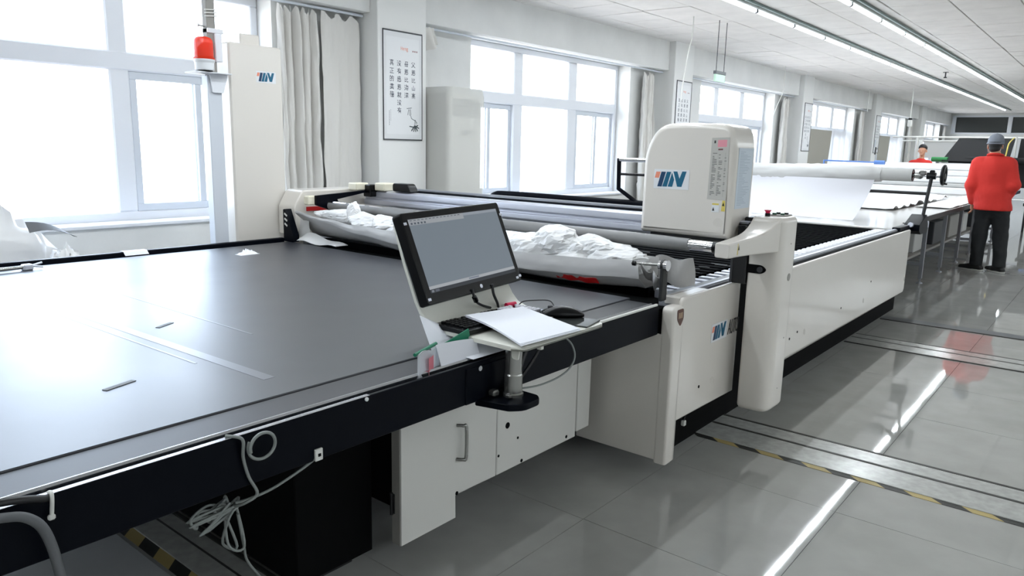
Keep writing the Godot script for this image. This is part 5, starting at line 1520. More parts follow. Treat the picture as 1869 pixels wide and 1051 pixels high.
# ---------------------------------------------------------------- fabric roll and spreading table beyond the bed
func build_roll() -> void:
	var Z := -8.42
	var o := thing("roll_stand", "black roll stand with crank wheel clamped at the end of the bed", "roll stand", Vector3(-1.55, 0.86, Z))
	var b := MB.new(); b.tube([Vector3(-1.52, 0.95, Z + 0.10), Vector3(-1.50, 1.375, Z)], 0.017, 8); part("post", b, M.black_paint, o)
	b = MB.new(); b.tube([Vector3(-4.55, 0.88, Z + 0.10), Vector3(-4.55, 1.375, Z)], 0.017, 8); part("post", b, M.black_paint, o)
	b = MB.new(); b.tube([Vector3(-4.55, 1.185, Z + 0.04), Vector3(-1.51, 1.185, Z + 0.04)], 0.016, 8); part("cross_bar", b, M.black_paint, o)
	b = MB.new(); b.prism(rounded([Vector2(-8.02, 0.84), Vector2(-8.02, 0.90), Vector2(-8.31, 0.985), Vector2(-8.44, 0.86), Vector2(-8.40, 0.80), Vector2(-8.12, 0.80)], 0.01, 2), frame_zy(-1.62), 0.14, 0.006, 2); part("clamp_box", b, M.rail_black, o)
	b = MB.new(); b.tube([Vector3(-1.555, 0.90, -7.98), Vector3(-1.555, 0.885, -8.1)], 0.024, 12); b.box(Vector3(-1.50, 0.88, -8.42), Vector3(0.05, 0.07, 0.03), 0.008); part("clamp_fitting", b, M.aluminium, o)
	b = MB.new(); b.box(Vector3(-1.50, 1.372, Z), Vector3(0.045, 0.09, 0.05), 0.008); b.tube([Vector3(-1.545, 1.36, Z), Vector3(-1.465, 1.36, Z)], 0.034, 12); part("bearing", b, M.black_plastic, o)
	b = MB.new(); b.tube([Vector3(-1.68, 1.36, Z), Vector3(-1.39, 1.36, Z)], 0.014, 12); part("shaft", b, M.chrome, o)
	b = MB.new(); b.tube([Vector3(-1.66, 1.36, Z), Vector3(-1.60, 1.36, Z), Vector3(-1.58, 1.36, Z)], [0.028, 0.036, 0.022], 12); b.box(Vector3(-1.585, 1.385, Z), Vector3(0.06, 0.05, 0.07), 0.012); part("chuck", b, M.steel_pole, o)
	b = MB.new()
	var circ := []
	for i in 25: circ.append(Vector3(-1.40, 1.372 + 0.085 * cos(TAU * i / 24.0), Z + 0.085 * sin(TAU * i / 24.0)))
	b.tube(circ, 0.018, 8, false); b.tube([Vector3(-1.425, 1.36, Z), Vector3(-1.385, 1.36, Z)], 0.03, 12)
	for a in 3: b.tube([Vector3(-1.40, 1.372, Z), Vector3(-1.40, 1.372 + 0.085 * cos(TAU * a / 3.0), Z + 0.085 * sin(TAU * a / 3.0))], 0.012, 6)
	b.tube([Vector3(-1.40, 1.29, Z), Vector3(-1.36, 1.285, Z)], 0.008, 6)
	part("crank_wheel", b, M.black_plastic, o)
	# roll
	var r := thing("film_roll", "pale grey roll of wrapping film on the black roll stand", "film roll", Vector3(-3.0, 1.3, Z))
	var nz := FastNoiseLite.new(); nz.seed = 44; nz.frequency = 1.4
	var rings := []
	for i in 70:
		var u := i / 69.0
		var x := lerpf(-4.45, -1.96, u)
		var ring := PackedVector3Array()
		for k in 32:
			var a := TAU * k / 32.0
			var rr := 0.098 + 0.012 * nz.get_noise_3d(x * 3.0, cos(a) * 1.6, sin(a) * 1.6) + 0.007 * nz.get_noise_3d(x * 10.0 + 5, cos(a) * 3, sin(a) * 3)
			rr *= lerpf(1.0, 0.72, smoothstep(0.93, 1.0, u))
			ring.append(Vector3(x, 1.335 + 0.02 * smoothstep(0.5, 1.0, u) + cos(a) * rr, Z + sin(a) * rr))
		rings.append(ring)
	b = MB.new(); b.loft(rings); part("loose_wrap", b, M.roll_film, r)
	b = MB.new(); b.tube([Vector3(-2.0, 1.360, Z), Vector3(-1.672, 1.360, Z)], 0.064, 28); part("roll_core", b, M.grey_fabric, r)
	b = MB.new(); b.tube([Vector3(-1.672, 1.360, Z), Vector3(-1.666, 1.360, Z)], 0.060, 24); part("roll_end", b, M.black_plastic, r)
	# film falling from the roll to the bed
	b = MB.new()
	var f := func(u: float, v: float) -> Vector3:
		var x := lerpf(-4.45, lerpf(-2.0, -2.12, v), u)
		var y := lerpf(1.30, 0.886, v)
		return Vector3(x, y, Z + 0.095 + 0.20 * v * v + 0.014 * sin(u * 9.0 + v * 4.0) + 0.02 * v * sin(u * 5.0 + 1.0))
	b.sheet(f, 30, 12, 0.002)
	solo("film_curtain", b, M.hanging_film, "white film hanging from the roll down to the end of the bed", "plastic film")

func build_spreading_table() -> void:
	var o := thing("spreading_table", "long white-topped fabric spreading table continuing beyond the bed", "table", Vector3(-3.1, 0, -16))
	var b := MB.new(); b.span(Vector3(-4.6, 0.84, -8.32), Vector3(-1.72, 0.872, -19.05), 0.004); part("table_top", b, M.table_laminate, o)
	b = MB.new(); b.span(Vector3(-1.720, 0.815, -8.45), Vector3(-1.702, 0.876, -19.05), 0.003); part("edge_strip", b, M.black_paint, o)
	b = MB.new(); b.span(Vector3(-1.90, 0.79, -8.5), Vector3(-1.84, 0.84, -19.05)); part("apron", b, M.dark_grey, o)
	var leg := MB.new()
	leg.span(Vector3(-0.022, 0.06, -0.022), Vector3(0.022, 0.84, 0.022), 0.003)
	leg.tube([Vector3(0, 0.01, 0), Vector3(0, 0.07, 0)], 0.010, 8); leg.lathe([Vector2(0, 0), Vector2(0.04, 0), Vector2(0.035, 0.012), Vector2(0.012, 0.02)], Transform3D(), 12)
	var lm := leg.mesh()
	var cross := MB.new(); cross.span(Vector3(-2.5, 0.22, -0.018), Vector3(0, 0.26, 0.018), 0.003); cross.span(Vector3(-2.5, 0.80, -0.018), Vector3(0, 0.84, 0.018), 0.003)
	var cm := cross.mesh()
	for i in 7:
		var z := -10.25 - 1.24 * i
		local_part("leg", lm, M.aluminium_matte, o, Transform3D(Basis.IDENTITY, Vector3(-1.82, 0, z) - o.position))
		local_part("leg", lm, M.aluminium_matte, o, Transform3D(Basis.IDENTITY, Vector3(-4.35, 0, z) - o.position))
		local_part("cross_bar", cm, M.aluminium_matte, o, Transform3D(Basis.IDENTITY, Vector3(-1.83, 0, z) - o.position))
	b = MB.new(); b.span(Vector3(-2.9, 0.26, -9.6), Vector3(-2.0, 0.29, -18.8)); part("lower_shelf", b, M.cabinet_edge, o)
	# things stowed under it
	rng.seed = 8
	for i in 6:
		var z := -10.9 - 1.24 * i
		b = MB.new(); var w := rng.randf_range(0.5, 0.9); var h := rng.randf_range(0.2, 0.42)
		b.span(Vector3(-2.05 - w, 0.291, z), Vector3(-2.05, 0.291 + h, z - rng.randf_range(0.4, 0.8)), 0.01)
		solo("fabric_bundle", b, [M.grey_fabric, M.dark_grey, M.cabinet_edge][i % 3], ["nearest pale bundle on the shelf under the spreading table", "dark bundle, second on the shelf under the spreading table", "brown-grey bundle, third on the shelf under the spreading table", "pale bundle, fourth on the shelf under the spreading table", "dark bundle, fifth on the shelf under the spreading table", "farthest bundle on the shelf under the spreading table"][i], "bundle", "bundles under the spreading table")
	# fabric lying on the table
	var nz := FastNoiseLite.new(); nz.seed = 71; nz.frequency = 0.9
	var lay := [["fabric_sheet", "wrinkled white fabric spread flat on the table behind the roll", -10.2, -14.0, -4.5, -2.2, 0.02, 0.09, 0.0], ["fabric_sheet", "smooth white fabric layer running down the spreading table", -11.2, -15.2, -2.15, -1.75, 0.006, 0.012, 0.0]]
	for q in lay:
		b = MB.new()
		var f := func(u: float, v: float) -> Vector3:
			var x := lerpf(q[4], q[5], u); var z := lerpf(q[2], q[3], v)
			return Vector3(x, 0.880 + q[6] * 0.5 + q[7] * maxf(0.0, nz.get_noise_2d(x * 0.8, z * 2.2) + 0.15), z)
		b.sheet(f, 24, 40, 0.004)
		solo(q[0], b, M.white_fabric, q[1], "fabric", "fabric lying on the spreading table")
	# layered stack of cut fabric with grey interleaves
	for i in 5:
		var y0: float = [0.873, 1.00, 1.075, 1.20, 1.30][i]
		var y1: float = [0.998, 1.073, 1.198, 1.298, 1.395][i]
		b = MB.new(); b.span(Vector3(-4.3 - 0.03 * (i % 2), y0, -15.4 - 0.05 * i), Vector3(-2.02 - 0.05 * (i % 3), y1, -18.6), 0.02)
		solo("fabric_stack", b, M.white_fabric if i != 1 else M.grey_fabric, ["lowest white layer", "thin grey layer", "third layer, white", "fourth layer, white", "topmost white layer"][i] + " of the fabric stack on the far table", "fabric", "layers of the far fabric stack")
	var p := MB.new(); p.tube([Vector3(-4.3, 1.43, -14.2), Vector3(-3.45, 1.42, -14.2)], 0.012, 8); p.tube([Vector3(-3.45, 1.42, -14.2), Vector3(-3.28, 1.42, -14.2)], 0.035, 10); p.tube([Vector3(-4.3, 0.875, -14.2), Vector3(-4.3, 1.44, -14.2)], 0.014, 8); p.box(Vector3(-4.3, 0.882, -14.2), Vector3(0.15, 0.018, 0.15), 0.003)
	solo("pole_holder", p, M.blue_plastic, "thin blue-tipped pole held level above the spreading table", "pole")

func build_spreader() -> void:
	var o := thing("fabric_spreader", "white tube frame carrying black fabric across the far table", "fabric spreader", Vector3(-3.0, 0.87, -20))
	var b: MB
	for q in [[Vector3(-4.6, 1.99, -20.4), Vector3(-0.9, 1.985, -20.4), 0.022], [Vector3(-4.4, 1.90, -20.5), Vector3(-3.2, 1.90, -20.5), 0.02], [Vector3(-3.50, 1.47, -19.9), Vector3(-0.9, 1.45, -19.9), 0.02], [Vector3(-2.0, 0.0, -20.0), Vector3(-2.0, 2.0, -20.0), 0.022], [Vector3(-4.05, 0.0, -20.4), Vector3(-4.05, 1.99, -20.4), 0.03], [Vector3(-3.93, 0.0, -20.2), Vector3(-3.93, 1.90, -20.2), 0.03], [Vector3(-0.9, 0.0, -20.0), Vector3(-0.9, 1.99, -20.4), 0.025]]:
		b = MB.new(); b.tube([q[0], q[1]], q[2], 8); part("frame_tube", b, M.tie_white, o)
	b = MB.new(); b.tube([Vector3(-3.58, 1.475, -19.85), Vector3(-3.24, 1.475, -19.75)], 0.055, 12); part("green_roller", b, M.green_tube, o)
	b = MB.new(); b.tube([Vector3(-3.24, 1.475, -19.85), Vector3(-1.1, 1.475, -19.85)], 0.075, 12); part("fabric_on_roller", b, M.black_fabric, o)
	b = MB.new()
	var f := func(u: float, v: float) -> Vector3:
		return Vector3(lerpf(lerpf(-3.16, -3.36, v), -2.06, u), lerpf(1.985, 1.44, v), lerpf(-20.43, -19.7, v) + 0.02 * sin(u * 9.0))
	b.sheet(f, 16, 8, 0.006); part("black_cloth", b, M.black_fabric, o)
	b = MB.new()
	var f2 := func(u: float, v: float) -> Vector3:
		return Vector3(lerpf(-1.95, -0.95, u), lerpf(1.97, 0.9, v), -20.35 + 0.5 * v + 0.02 * sin(u * 9.0))
	b.sheet(f2, 12, 8, 0.006); part("black_cloth", b, M.black_fabric, o)
	b = MB.new()
	var f3 := func(u: float, v: float) -> Vector3:
		return Vector3(lerpf(-3.92, -3.22, u), lerpf(1.88, 1.5, v), -20.5 + 0.1 * v)
	b.sheet(f3, 4, 4, 0.006); part("grey_panel", b, M.grey_fabric, o)
	b = MB.new(); b.tube(smooth_path([Vector3(-2.13, 1.46, -19.55), Vector3(-2.11, 1.65, -19.6), Vector3(-2.10, 1.85, -19.7), Vector3(-2.05, 1.98, -20.0)], 4), 0.014, 6); part("yellow_strap", b, M.sticker_yellow, o)
	b = MB.new(); b.span(Vector3(-1.62, 0.55, -19.0), Vector3(-0.8, 0.62, -20.2), 0.01); b.span(Vector3(-1.58, 0.62, -19.1), Vector3(-0.85, 0.80, -20.1), 0.03); part("black_rolls", b, M.black_fabric, o)
	for x in [-1.57, -0.85]:
		for z in [-19.05, -20.15]:
			b = MB.new(); b.span(Vector3(x - 0.02, 0, z - 0.02), Vector3(x + 0.02, 0.55, z + 0.02)); part("cart_leg", b, M.dark_grey, o)
	b = MB.new(); b.tube([Vector3(-1.55, 0.83, -19.3), Vector3(-0.9, 0.83, -19.3)], 0.04, 10); part("blue_tube", b, M.blue_plastic, o)

# ---------------------------------------------------------------- people
class Field:
	var lo: Vector3
	var n: Vector3i
	var h: float
	var d := PackedFloat32Array()
	func _init(a: Vector3, b: Vector3, cell: float) -> void:
		lo = a; h = cell
		n = Vector3i(((b - a) / cell).ceil()) + Vector3i.ONE
		d.resize(n.x * n.y * n.z)
		d.fill(1.0)
	func add(a: Vector3, b: Vector3, ra: float, rb: float, k: float, squash := Vector3.ONE) -> void:
		var m := maxf(ra, rb) / minf(squash.x, minf(squash.y, squash.z)) + k + h * 2.0
		var i0 := Vector3i(((Vector3(minf(a.x, b.x), minf(a.y, b.y), minf(a.z, b.z)) - Vector3.ONE * m - lo) / h).floor()).clamp(Vector3i.ZERO, n - Vector3i.ONE)
		var i1 := Vector3i(((Vector3(maxf(a.x, b.x), maxf(a.y, b.y), maxf(a.z, b.z)) + Vector3.ONE * m - lo) / h).ceil()).clamp(Vector3i.ZERO, n - Vector3i.ONE)
		var sa := a * squash; var sb := b * squash
		var ab := sb - sa
		var l2 := maxf(ab.length_squared(), 1e-9)
		for x in range(i0.x, i1.x + 1):
			for y in range(i0.y, i1.y + 1):
				for z in range(i0.z, i1.z + 1):
					var p := (lo + Vector3(x, y, z) * h) * squash
					var t := clampf((p - sa).dot(ab) / l2, 0.0, 1.0)
					var q := p.distance_to(sa + ab * t) - lerpf(ra, rb, t)
					var i := (x * n.y + y) * n.z + z
					var e := d[i]
					if e > 0.9:
						d[i] = q
					else:
						var hh := clampf(0.5 + 0.5 * (e - q) / k, 0.0, 1.0)
						d[i] = lerpf(e, q, hh) - k * hh * (1.0 - hh)
	func cut(o: Vector3, dir: Vector3, near := -1.0, c := Vector3.ZERO) -> void:   # removes what lies beyond the plane (within `near` of c, if given)
		for x in n.x:
			for y in n.y:
				for z in n.z:
					var p := lo + Vector3(x, y, z) * h
					if near > 0.0 and p.distance_to(c) > near: continue
					var i := (x * n.y + y) * n.z + z
					d[i] = maxf(d[i], (p - o).dot(dir))
	func net(b: MB) -> void:
		var id := PackedInt32Array(); id.resize(d.size()); id.fill(-1)
		var pos := PackedVector3Array(); var nor := PackedVector3Array()
		for x in n.x - 1:
			for y in n.y - 1:
				for z in n.z - 1:
					var i := (x * n.y + y) * n.z + z
					var m := 0; var s := Vector3.ZERO; var c := 0
					var v := [d[i], d[i + 1], d[i + n.z], d[i + n.z + 1], d[i + n.y * n.z], d[i + n.y * n.z + 1], d[i + n.y * n.z + n.z], d[i + n.y * n.z + n.z + 1]]
					for k in 8:
						if v[k] < 0.0: m += 1
					if m == 0 or m == 8: continue
					for e in [[0, 1], [2, 3], [4, 5], [6, 7], [0, 2], [1, 3], [4, 6], [5, 7], [0, 4], [1, 5], [2, 6], [3, 7]]:
						var p: float = v[e[0]]; var q: float = v[e[1]]
						if (p < 0.0) == (q < 0.0): continue
						var t := p / (p - q)
						var A := Vector3(e[0] >> 2, (e[0] >> 1) & 1, e[0] & 1); var B := Vector3(e[1] >> 2, (e[1] >> 1) & 1, e[1] & 1)
						s += A.lerp(B, t); c += 1
					id[i] = pos.size()
					pos.append(lo + (Vector3(x, y, z) + s / c) * h)
					nor.append(Vector3(v[4] + v[5] + v[6] + v[7] - v[0] - v[1] - v[2] - v[3], v[2] + v[3] + v[6] + v[7] - v[0] - v[1] - v[4] - v[5], v[1] + v[3] + v[5] + v[7] - v[0] - v[2] - v[4] - v[6]).normalized())
		var sx := n.y * n.z; var sy := n.z
		for x in range(1, n.x - 1):
			for y in range(1, n.y - 1):
				for z in range(1, n.z - 1):
					var i := (x * n.y + y) * n.z + z
					for ax in 3:
						var j: int = i + [sx, sy, 1][ax]
						if (d[i] < 0.0) == (d[j] < 0.0): continue
						var u: int = [sy, 1, sx][ax]; var w: int = [1, sx, sy][ax]
						var q := [id[i], id[i - u], id[i - u - w], id[i - w]]
						if q.min() < 0: continue
						b.tri(pos[q[0]], pos[q[1]], pos[q[2]], nor[q[0]], nor[q[1]], nor[q[2]])
						b.tri(pos[q[0]], pos[q[2]], pos[q[3]], nor[q[0]], nor[q[2]], nor[q[3]])

func fingers(f: Field, wrist: Vector3, dir: Vector3, side: Vector3, k: float) -> void:
	var pal := wrist + dir * 0.075
	f.add(wrist, pal, 0.022, 0.030, k)
	var fwd := dir.cross(side).normalized()
	for i in 4:
		var base := pal + side * (-0.027 + 0.018 * i) + dir * 0.01
		var l: float = [0.068, 0.078, 0.074, 0.058][i]
		var mid := base + dir * l * 0.55 + fwd * 0.012
		f.add(base, mid, 0.010, 0.009, 0.006)
		f.add(mid, mid + dir * l * 0.38 + fwd * 0.030, 0.009, 0.0075, 0.004)
	var tb := wrist + dir * 0.03 - side * 0.026
	f.add(tb, tb + dir * 0.035 - side * 0.022 + fwd * 0.012, 0.012, 0.010, 0.008)
	f.add(tb + dir * 0.035 - side * 0.022 + fwd * 0.012, tb + dir * 0.065 - side * 0.024 + fwd * 0.022, 0.010, 0.008, 0.004)

func build_man() -> void:
	var o := thing("person", "person in a red jacket and grey cap seen from behind, standing in the aisle", "person", Vector3(-1.36, 0, -12.05))
	# joints in the person's own frame: faces -z, turned a little left; x to the right
	var J := {
		"head": Vector3(-0.075, 1.715, -0.015), "neck": Vector3(-0.055, 1.56, 0.01), "chest": Vector3(-0.06, 1.36, 0.0), "waist": Vector3(-0.03, 1.06, 0.0), "pelvis": Vector3(0.0, 0.92, 0.0),
		"ls": Vector3(-0.235, 1.465, 0.0), "le": Vector3(-0.285, 1.17, 0.06), "lw": Vector3(-0.255, 0.925, -0.06),
		"rs": Vector3(0.115, 1.465, 0.0), "re": Vector3(0.205, 1.19, 0.06), "rw": Vector3(0.12, 1.00, -0.17),
		"lh": Vector3(-0.095, 0.90, 0.0), "lk": Vector3(-0.115, 0.49, -0.01), "la": Vector3(-0.105, 0.09, 0.03),
		"rh": Vector3(0.095, 0.90, 0.0), "rk": Vector3(0.13, 0.49, -0.03), "ra": Vector3(0.165, 0.09, 0.02),
	}
	# the body itself
	var f := Field.new(Vector3(-0.50, -0.01, -0.36), Vector3(0.48, 1.90, 0.24), 0.014)
	f.add(J.neck, J.neck + Vector3(-0.012, 0.09, -0.01), 0.058, 0.055, 0.03)
	f.add(J.chest, J.waist, 0.14, 0.13, 0.06, Vector3(0.85, 1, 1.15))
	f.add(J.chest + Vector3(-0.10, 0.10, 0), J.chest + Vector3(0.10, 0.10, 0), 0.085, 0.085, 0.06)
	f.add(J.waist, J.pelvis, 0.12, 0.115, 0.05, Vector3(0.85, 1, 1.1))
	f.add(J.neck, J.chest, 0.06, 0.12, 0.05)
	for s in ["l", "r"]:
		f.add(J[s + "s"], J[s + "e"], 0.055, 0.043, 0.04)
		f.add(J[s + "e"], J[s + "w"], 0.042, 0.028, 0.03)
		f.add(J[s + "h"], J[s + "k"], 0.085, 0.058, 0.05)
		f.add(J[s + "k"], J[s + "a"], 0.056, 0.038, 0.03)
		f.add(J[s + "a"], J[s + "a"] + Vector3(-0.10, -0.045, -0.10), 0.04, 0.03, 0.02)
	f.add(J.pelvis + Vector3(-0.05, 0.0, 0.01), J.pelvis + Vector3(0.05, 0.0, 0.01), 0.10, 0.10, 0.05)
	var b := MB.new()
	f.net(b)
	# head on a finer grid
	var H: Vector3 = J.head
	var hf := Field.new(H + Vector3(-0.14, -0.19, -0.16), H + Vector3(0.13, 0.17, 0.14), 0.006)
	hf.add(H + Vector3(0, 0.03, 0.012), H + Vector3(0, 0.02, -0.012), 0.092, 0.090, 0.03, Vector3(1.12, 0.98, 1))
	hf.add(H + Vector3(-0.012, -0.05, -0.03), H + Vector3(-0.02, -0.088, -0.055), 0.062, 0.036, 0.04)
	hf.add(H + Vector3(-0.015, -0.01, -0.100), H + Vector3(-0.016, -0.030, -0.115), 0.010, 0.013, 0.012)
	hf.add(H + Vector3(0.0, -0.10, 0.015), H + Vector3(0.008, -0.19, 0.025), 0.054, 0.056, 0.03)
	for s in [-1.0, 1.0]:
		hf.add(H + Vector3(s * 0.083, -0.005, 0.012), H + Vector3(s * 0.086, -0.042, 0.004), 0.014, 0.010, 0.008, Vector3(1.4, 1, 0.8))
		hf.add(H + Vector3(s * 0.03 - 0.012, 0.008, -0.083), H + Vector3(s * 0.03 - 0.012, 0.008, -0.085), 0.012, 0.012, 0.004)
	hf.add(H + Vector3(-0.035, -0.066, -0.088), H + Vector3(0.002, -0.066, -0.090), 0.010, 0.010, 0.008)
	hf.net(b)
	for s in ["l", "r"]:
		var w: Vector3 = J[s + "w"]
		var dir: Vector3 = (Vector3(0.02, -0.85, -0.25) if s == "l" else Vector3(-0.35, -0.6, -0.4)).normalized()
		var side := dir.cross(Vector3(1, 0, 0) if s == "l" else Vector3(-1, 0, 0)).normalized()
		var g := Field.new(w - Vector3.ONE * 0.20, w + Vector3.ONE * 0.20, 0.0055)
		fingers(g, w, dir, side, 0.012)
		g.net(b)
	local_part("body", b, M.skin, o)
	# jacket
	var wr := FastNoiseLite.new(); wr.seed = 12; wr.frequency = 5.0
	f = Field.new(Vector3(-0.50, 0.76, -0.36), Vector3(0.50, 1.66, 0.26), 0.012)
	f.add(J.chest + Vector3(0.0, 0.03, 0.01), J.waist + Vector3(0, 0.02, 0.0), 0.185, 0.172, 0.06, Vector3(0.80, 1, 1.12))
	f.add(J.waist, Vector3(-0.005, 0.88, 0.0), 0.178, 0.180, 0.05, Vector3(0.84, 1, 1.0))
	f.add(J.neck + Vector3(0.005, -0.035, 0.01), J.chest, 0.095, 0.165, 0.05)
	f.add(J.ls + Vector3(0.05, -0.015, 0), J.rs + Vector3(-0.05, -0.015, 0), 0.098, 0.098, 0.06)
	for s in ["l", "r"]:
		f.add(J[s + "s"], J[s + "e"], 0.092, 0.074, 0.05)
		f.add(J[s + "e"], J[s + "w"], 0.074, 0.052, 0.04)
	f.add(Vector3(-0.06, 0.87, 0.0), Vector3(0.055, 0.87, 0.0), 0.165, 0.165, 0.03)
	for x in f.n.x:
		for y in f.n.y:
			for z in f.n.z:
				var i := (x * f.n.y + y) * f.n.z + z
				if absf(f.d[i]) < 0.03:
					var p := f.lo + Vector3(x, y, z) * f.h
					f.d[i] += 0.010 * wr.get_noise_3d(p.x * 0.8, p.y * 0.5 + p.x * 0.3, p.z * 0.8)
	f.cut(Vector3(0, 0.845, 0), Vector3(0, -1, 0))
	f.cut(J.neck + Vector3(0, 0.035, 0.01), Vector3(0, 1, -0.25).normalized())
	for s in ["l", "r"]:
		var w: Vector3 = J[s + "w"]; var dir: Vector3 = (w - J[s + "e"]).normalized()
		f.cut(w - dir * 0.0, dir, 0.12, w + dir * 0.06)
	b = MB.new(); f.net(b)
	var jk := local_part("jacket", b, M.red_jacket, o)
	b = MB.new()
	var cr := []
	for i in 25:
		var a := TAU * i / 24.0
		cr.append(J.neck + Vector3(cos(a) * 0.088, 0.018 + 0.022 * sin(a), 0.01 + sin(a) * 0.084))
	b.tube(cr, 0.016, 8, false); local_part("collar", b, M.red_jacket, jk)
	b = MB.new()
	cr = []
	for i in 33:
		var a := TAU * i / 32.0
		cr.append(Vector3(-0.003 + cos(a) * 0.212, 0.864, sin(a) * 0.166))
	b.tube(cr, 0.017, 8, false); local_part("hem_band", b, M.red_jacket, jk)
	# trousers
	f = Field.new(Vector3(-0.30, 0.02, -0.25), Vector3(0.34, 1.0, 0.25), 0.012)
	f.add(Vector3(-0.06, 0.87, 0.01), Vector3(0.06, 0.87, 0.01), 0.134, 0.134, 0.05)
	for s in ["l", "r"]:
		f.add(J[s + "h"] + Vector3(0, -0.06, 0), J[s + "k"], 0.108, 0.090, 0.05)
		f.add(J[s + "k"], J[s + "a"] + Vector3(0, 0.01, 0), 0.092, 0.078, 0.03)
	for x in f.n.x:
		for y in f.n.y:
			for z in f.n.z:
				var i := (x * f.n.y + y) * f.n.z + z
				if absf(f.d[i]) < 0.03:
					var p := f.lo + Vector3(x, y, z) * f.h
					f.d[i] += 0.010 * wr.get_noise_3d(p.x, p.y * 1.1, p.z)
	f.cut(Vector3(0, 0.075, 0), Vector3(0, -1, 0))
	f.cut(Vector3(0, 0.95, 0), Vector3(0, 1, 0))
	b = MB.new(); f.net(b); local_part("trousers", b, M.dark_trousers, o)
	# shoes point to the left and away
	for s in ["l", "r"]:
		var a: Vector3 = J[s + "a"]
		var dir := (Vector3(-1.0, 0, -0.25) if s == "l" else Vector3(-0.75, 0, -0.65)).normalized()
		var sf := Field.new(a + Vector3(-0.30, -0.11, -0.26), a + Vector3(0.14, 0.10, 0.14), 0.007)
		var heel := Vector3(a.x, 0.045, a.z) - dir * 0.055
		sf.add(heel, heel + dir * 0.12, 0.045, 0.046, 0.03)
		sf.add(heel + dir * 0.12, heel + dir * 0.245 - Vector3(0, 0.010, 0), 0.048, 0.034, 0.03)
		sf.add(a + Vector3(0, -0.01, 0), heel + dir * 0.07 + Vector3(0, 0.02, 0), 0.05, 0.045, 0.03)
		sf.cut(Vector3(0, 0.022, 0), Vector3(0, -1, 0))
		b = MB.new(); sf.net(b)
		var sh := local_part("shoe", b, M.shoe_black, o)
		b = MB.new()
		var poly := PackedVector2Array()
		for i in 20:
			var t := TAU * i / 20.0
			var c := heel + dir * (0.095 + 0.148 * cos(t)) + dir.cross(Vector3.UP) * (0.046 - 0.006 * cos(t)) * sin(t)
			poly.append(Vector2(c.x, c.z))
		b.prism(poly, frame_xz(0.0), 0.026, 0.005, 2); local_part("sole", b, M.shoe_sole, sh)
	# cap, hair, mask
	b = MB.new()
	var rings := []
	for i in 12:
		var u := i / 11.0
		var ring := PackedVector3Array()
		for k in 28:
			var a := TAU * k / 28.0
			var r := 0.104 * pow(1.0 - pow(u, 2.6), 0.5) + 0.002
			ring.append(H + Vector3(cos(a) * r * 0.93, 0.028 + 0.130 * u + 0.012 * (1.0 - u) * -sin(a), 0.004 + sin(a) * r * 1.06))
		rings.append(ring)
	b.loft(rings); var cp := local_part("cap", b, M.cap_grey, o)
	b = MB.new()
	var br := func(u: float, v: float) -> Vector3:
		var a := lerpf(-0.95, 0.95, u)
		return H + Vector3(sin(a) * (0.088 + 0.02 * v) - 0.02 * v, 0.038 - 0.022 * v - 0.010 * a * a, -0.085 * cos(a) - 0.075 * v * cos(a * 0.8))
	b.sheet(br, 14, 5, 0.005); local_part("brim", b, M.cap_grey, cp)
	b = MB.new()
	cr = []
	for i in 17:
		var a := lerpf(0.25, PI - 0.25, i / 16.0)
		cr.append(H + Vector3(cos(a) * 0.098, 0.024, 0.006 + sin(a) * 0.108))
	b.tube(cr, 0.010, 8); local_part("strap", b, M.cap_grey, cp)
	var hr := Field.new(H + Vector3(-0.13, -0.12, -0.06), H + Vector3(0.13, 0.10, 0.14), 0.007)
	hr.add(H + Vector3(0, 0.02, 0.03), H + Vector3(0, -0.035, 0.035), 0.090, 0.070, 0.02, Vector3(1.02, 1, 1))
	hr.cut(H + Vector3(0, 0.045, 0), Vector3(0, 1, 0)); hr.cut(H + Vector3(0, 0, 0.008), Vector3(0, -0.3, -1).normalized())
	b = MB.new(); hr.net(b); local_part("hair", b, M.hair, o)
	b = MB.new()
	var mk := func(u: float, v: float) -> Vector3:
		var a := lerpf(-1.35, 1.35, u)
		return H + Vector3(sin(a) * (0.088 - 0.02 * v) - 0.014, -0.018 - 0.085 * v, -0.098 * cos(a) - 0.016 - 0.015 * sin(v * PI))
	b.sheet(mk, 14, 6, 0.003); local_part("face_mask", b, M.mask_white, o)

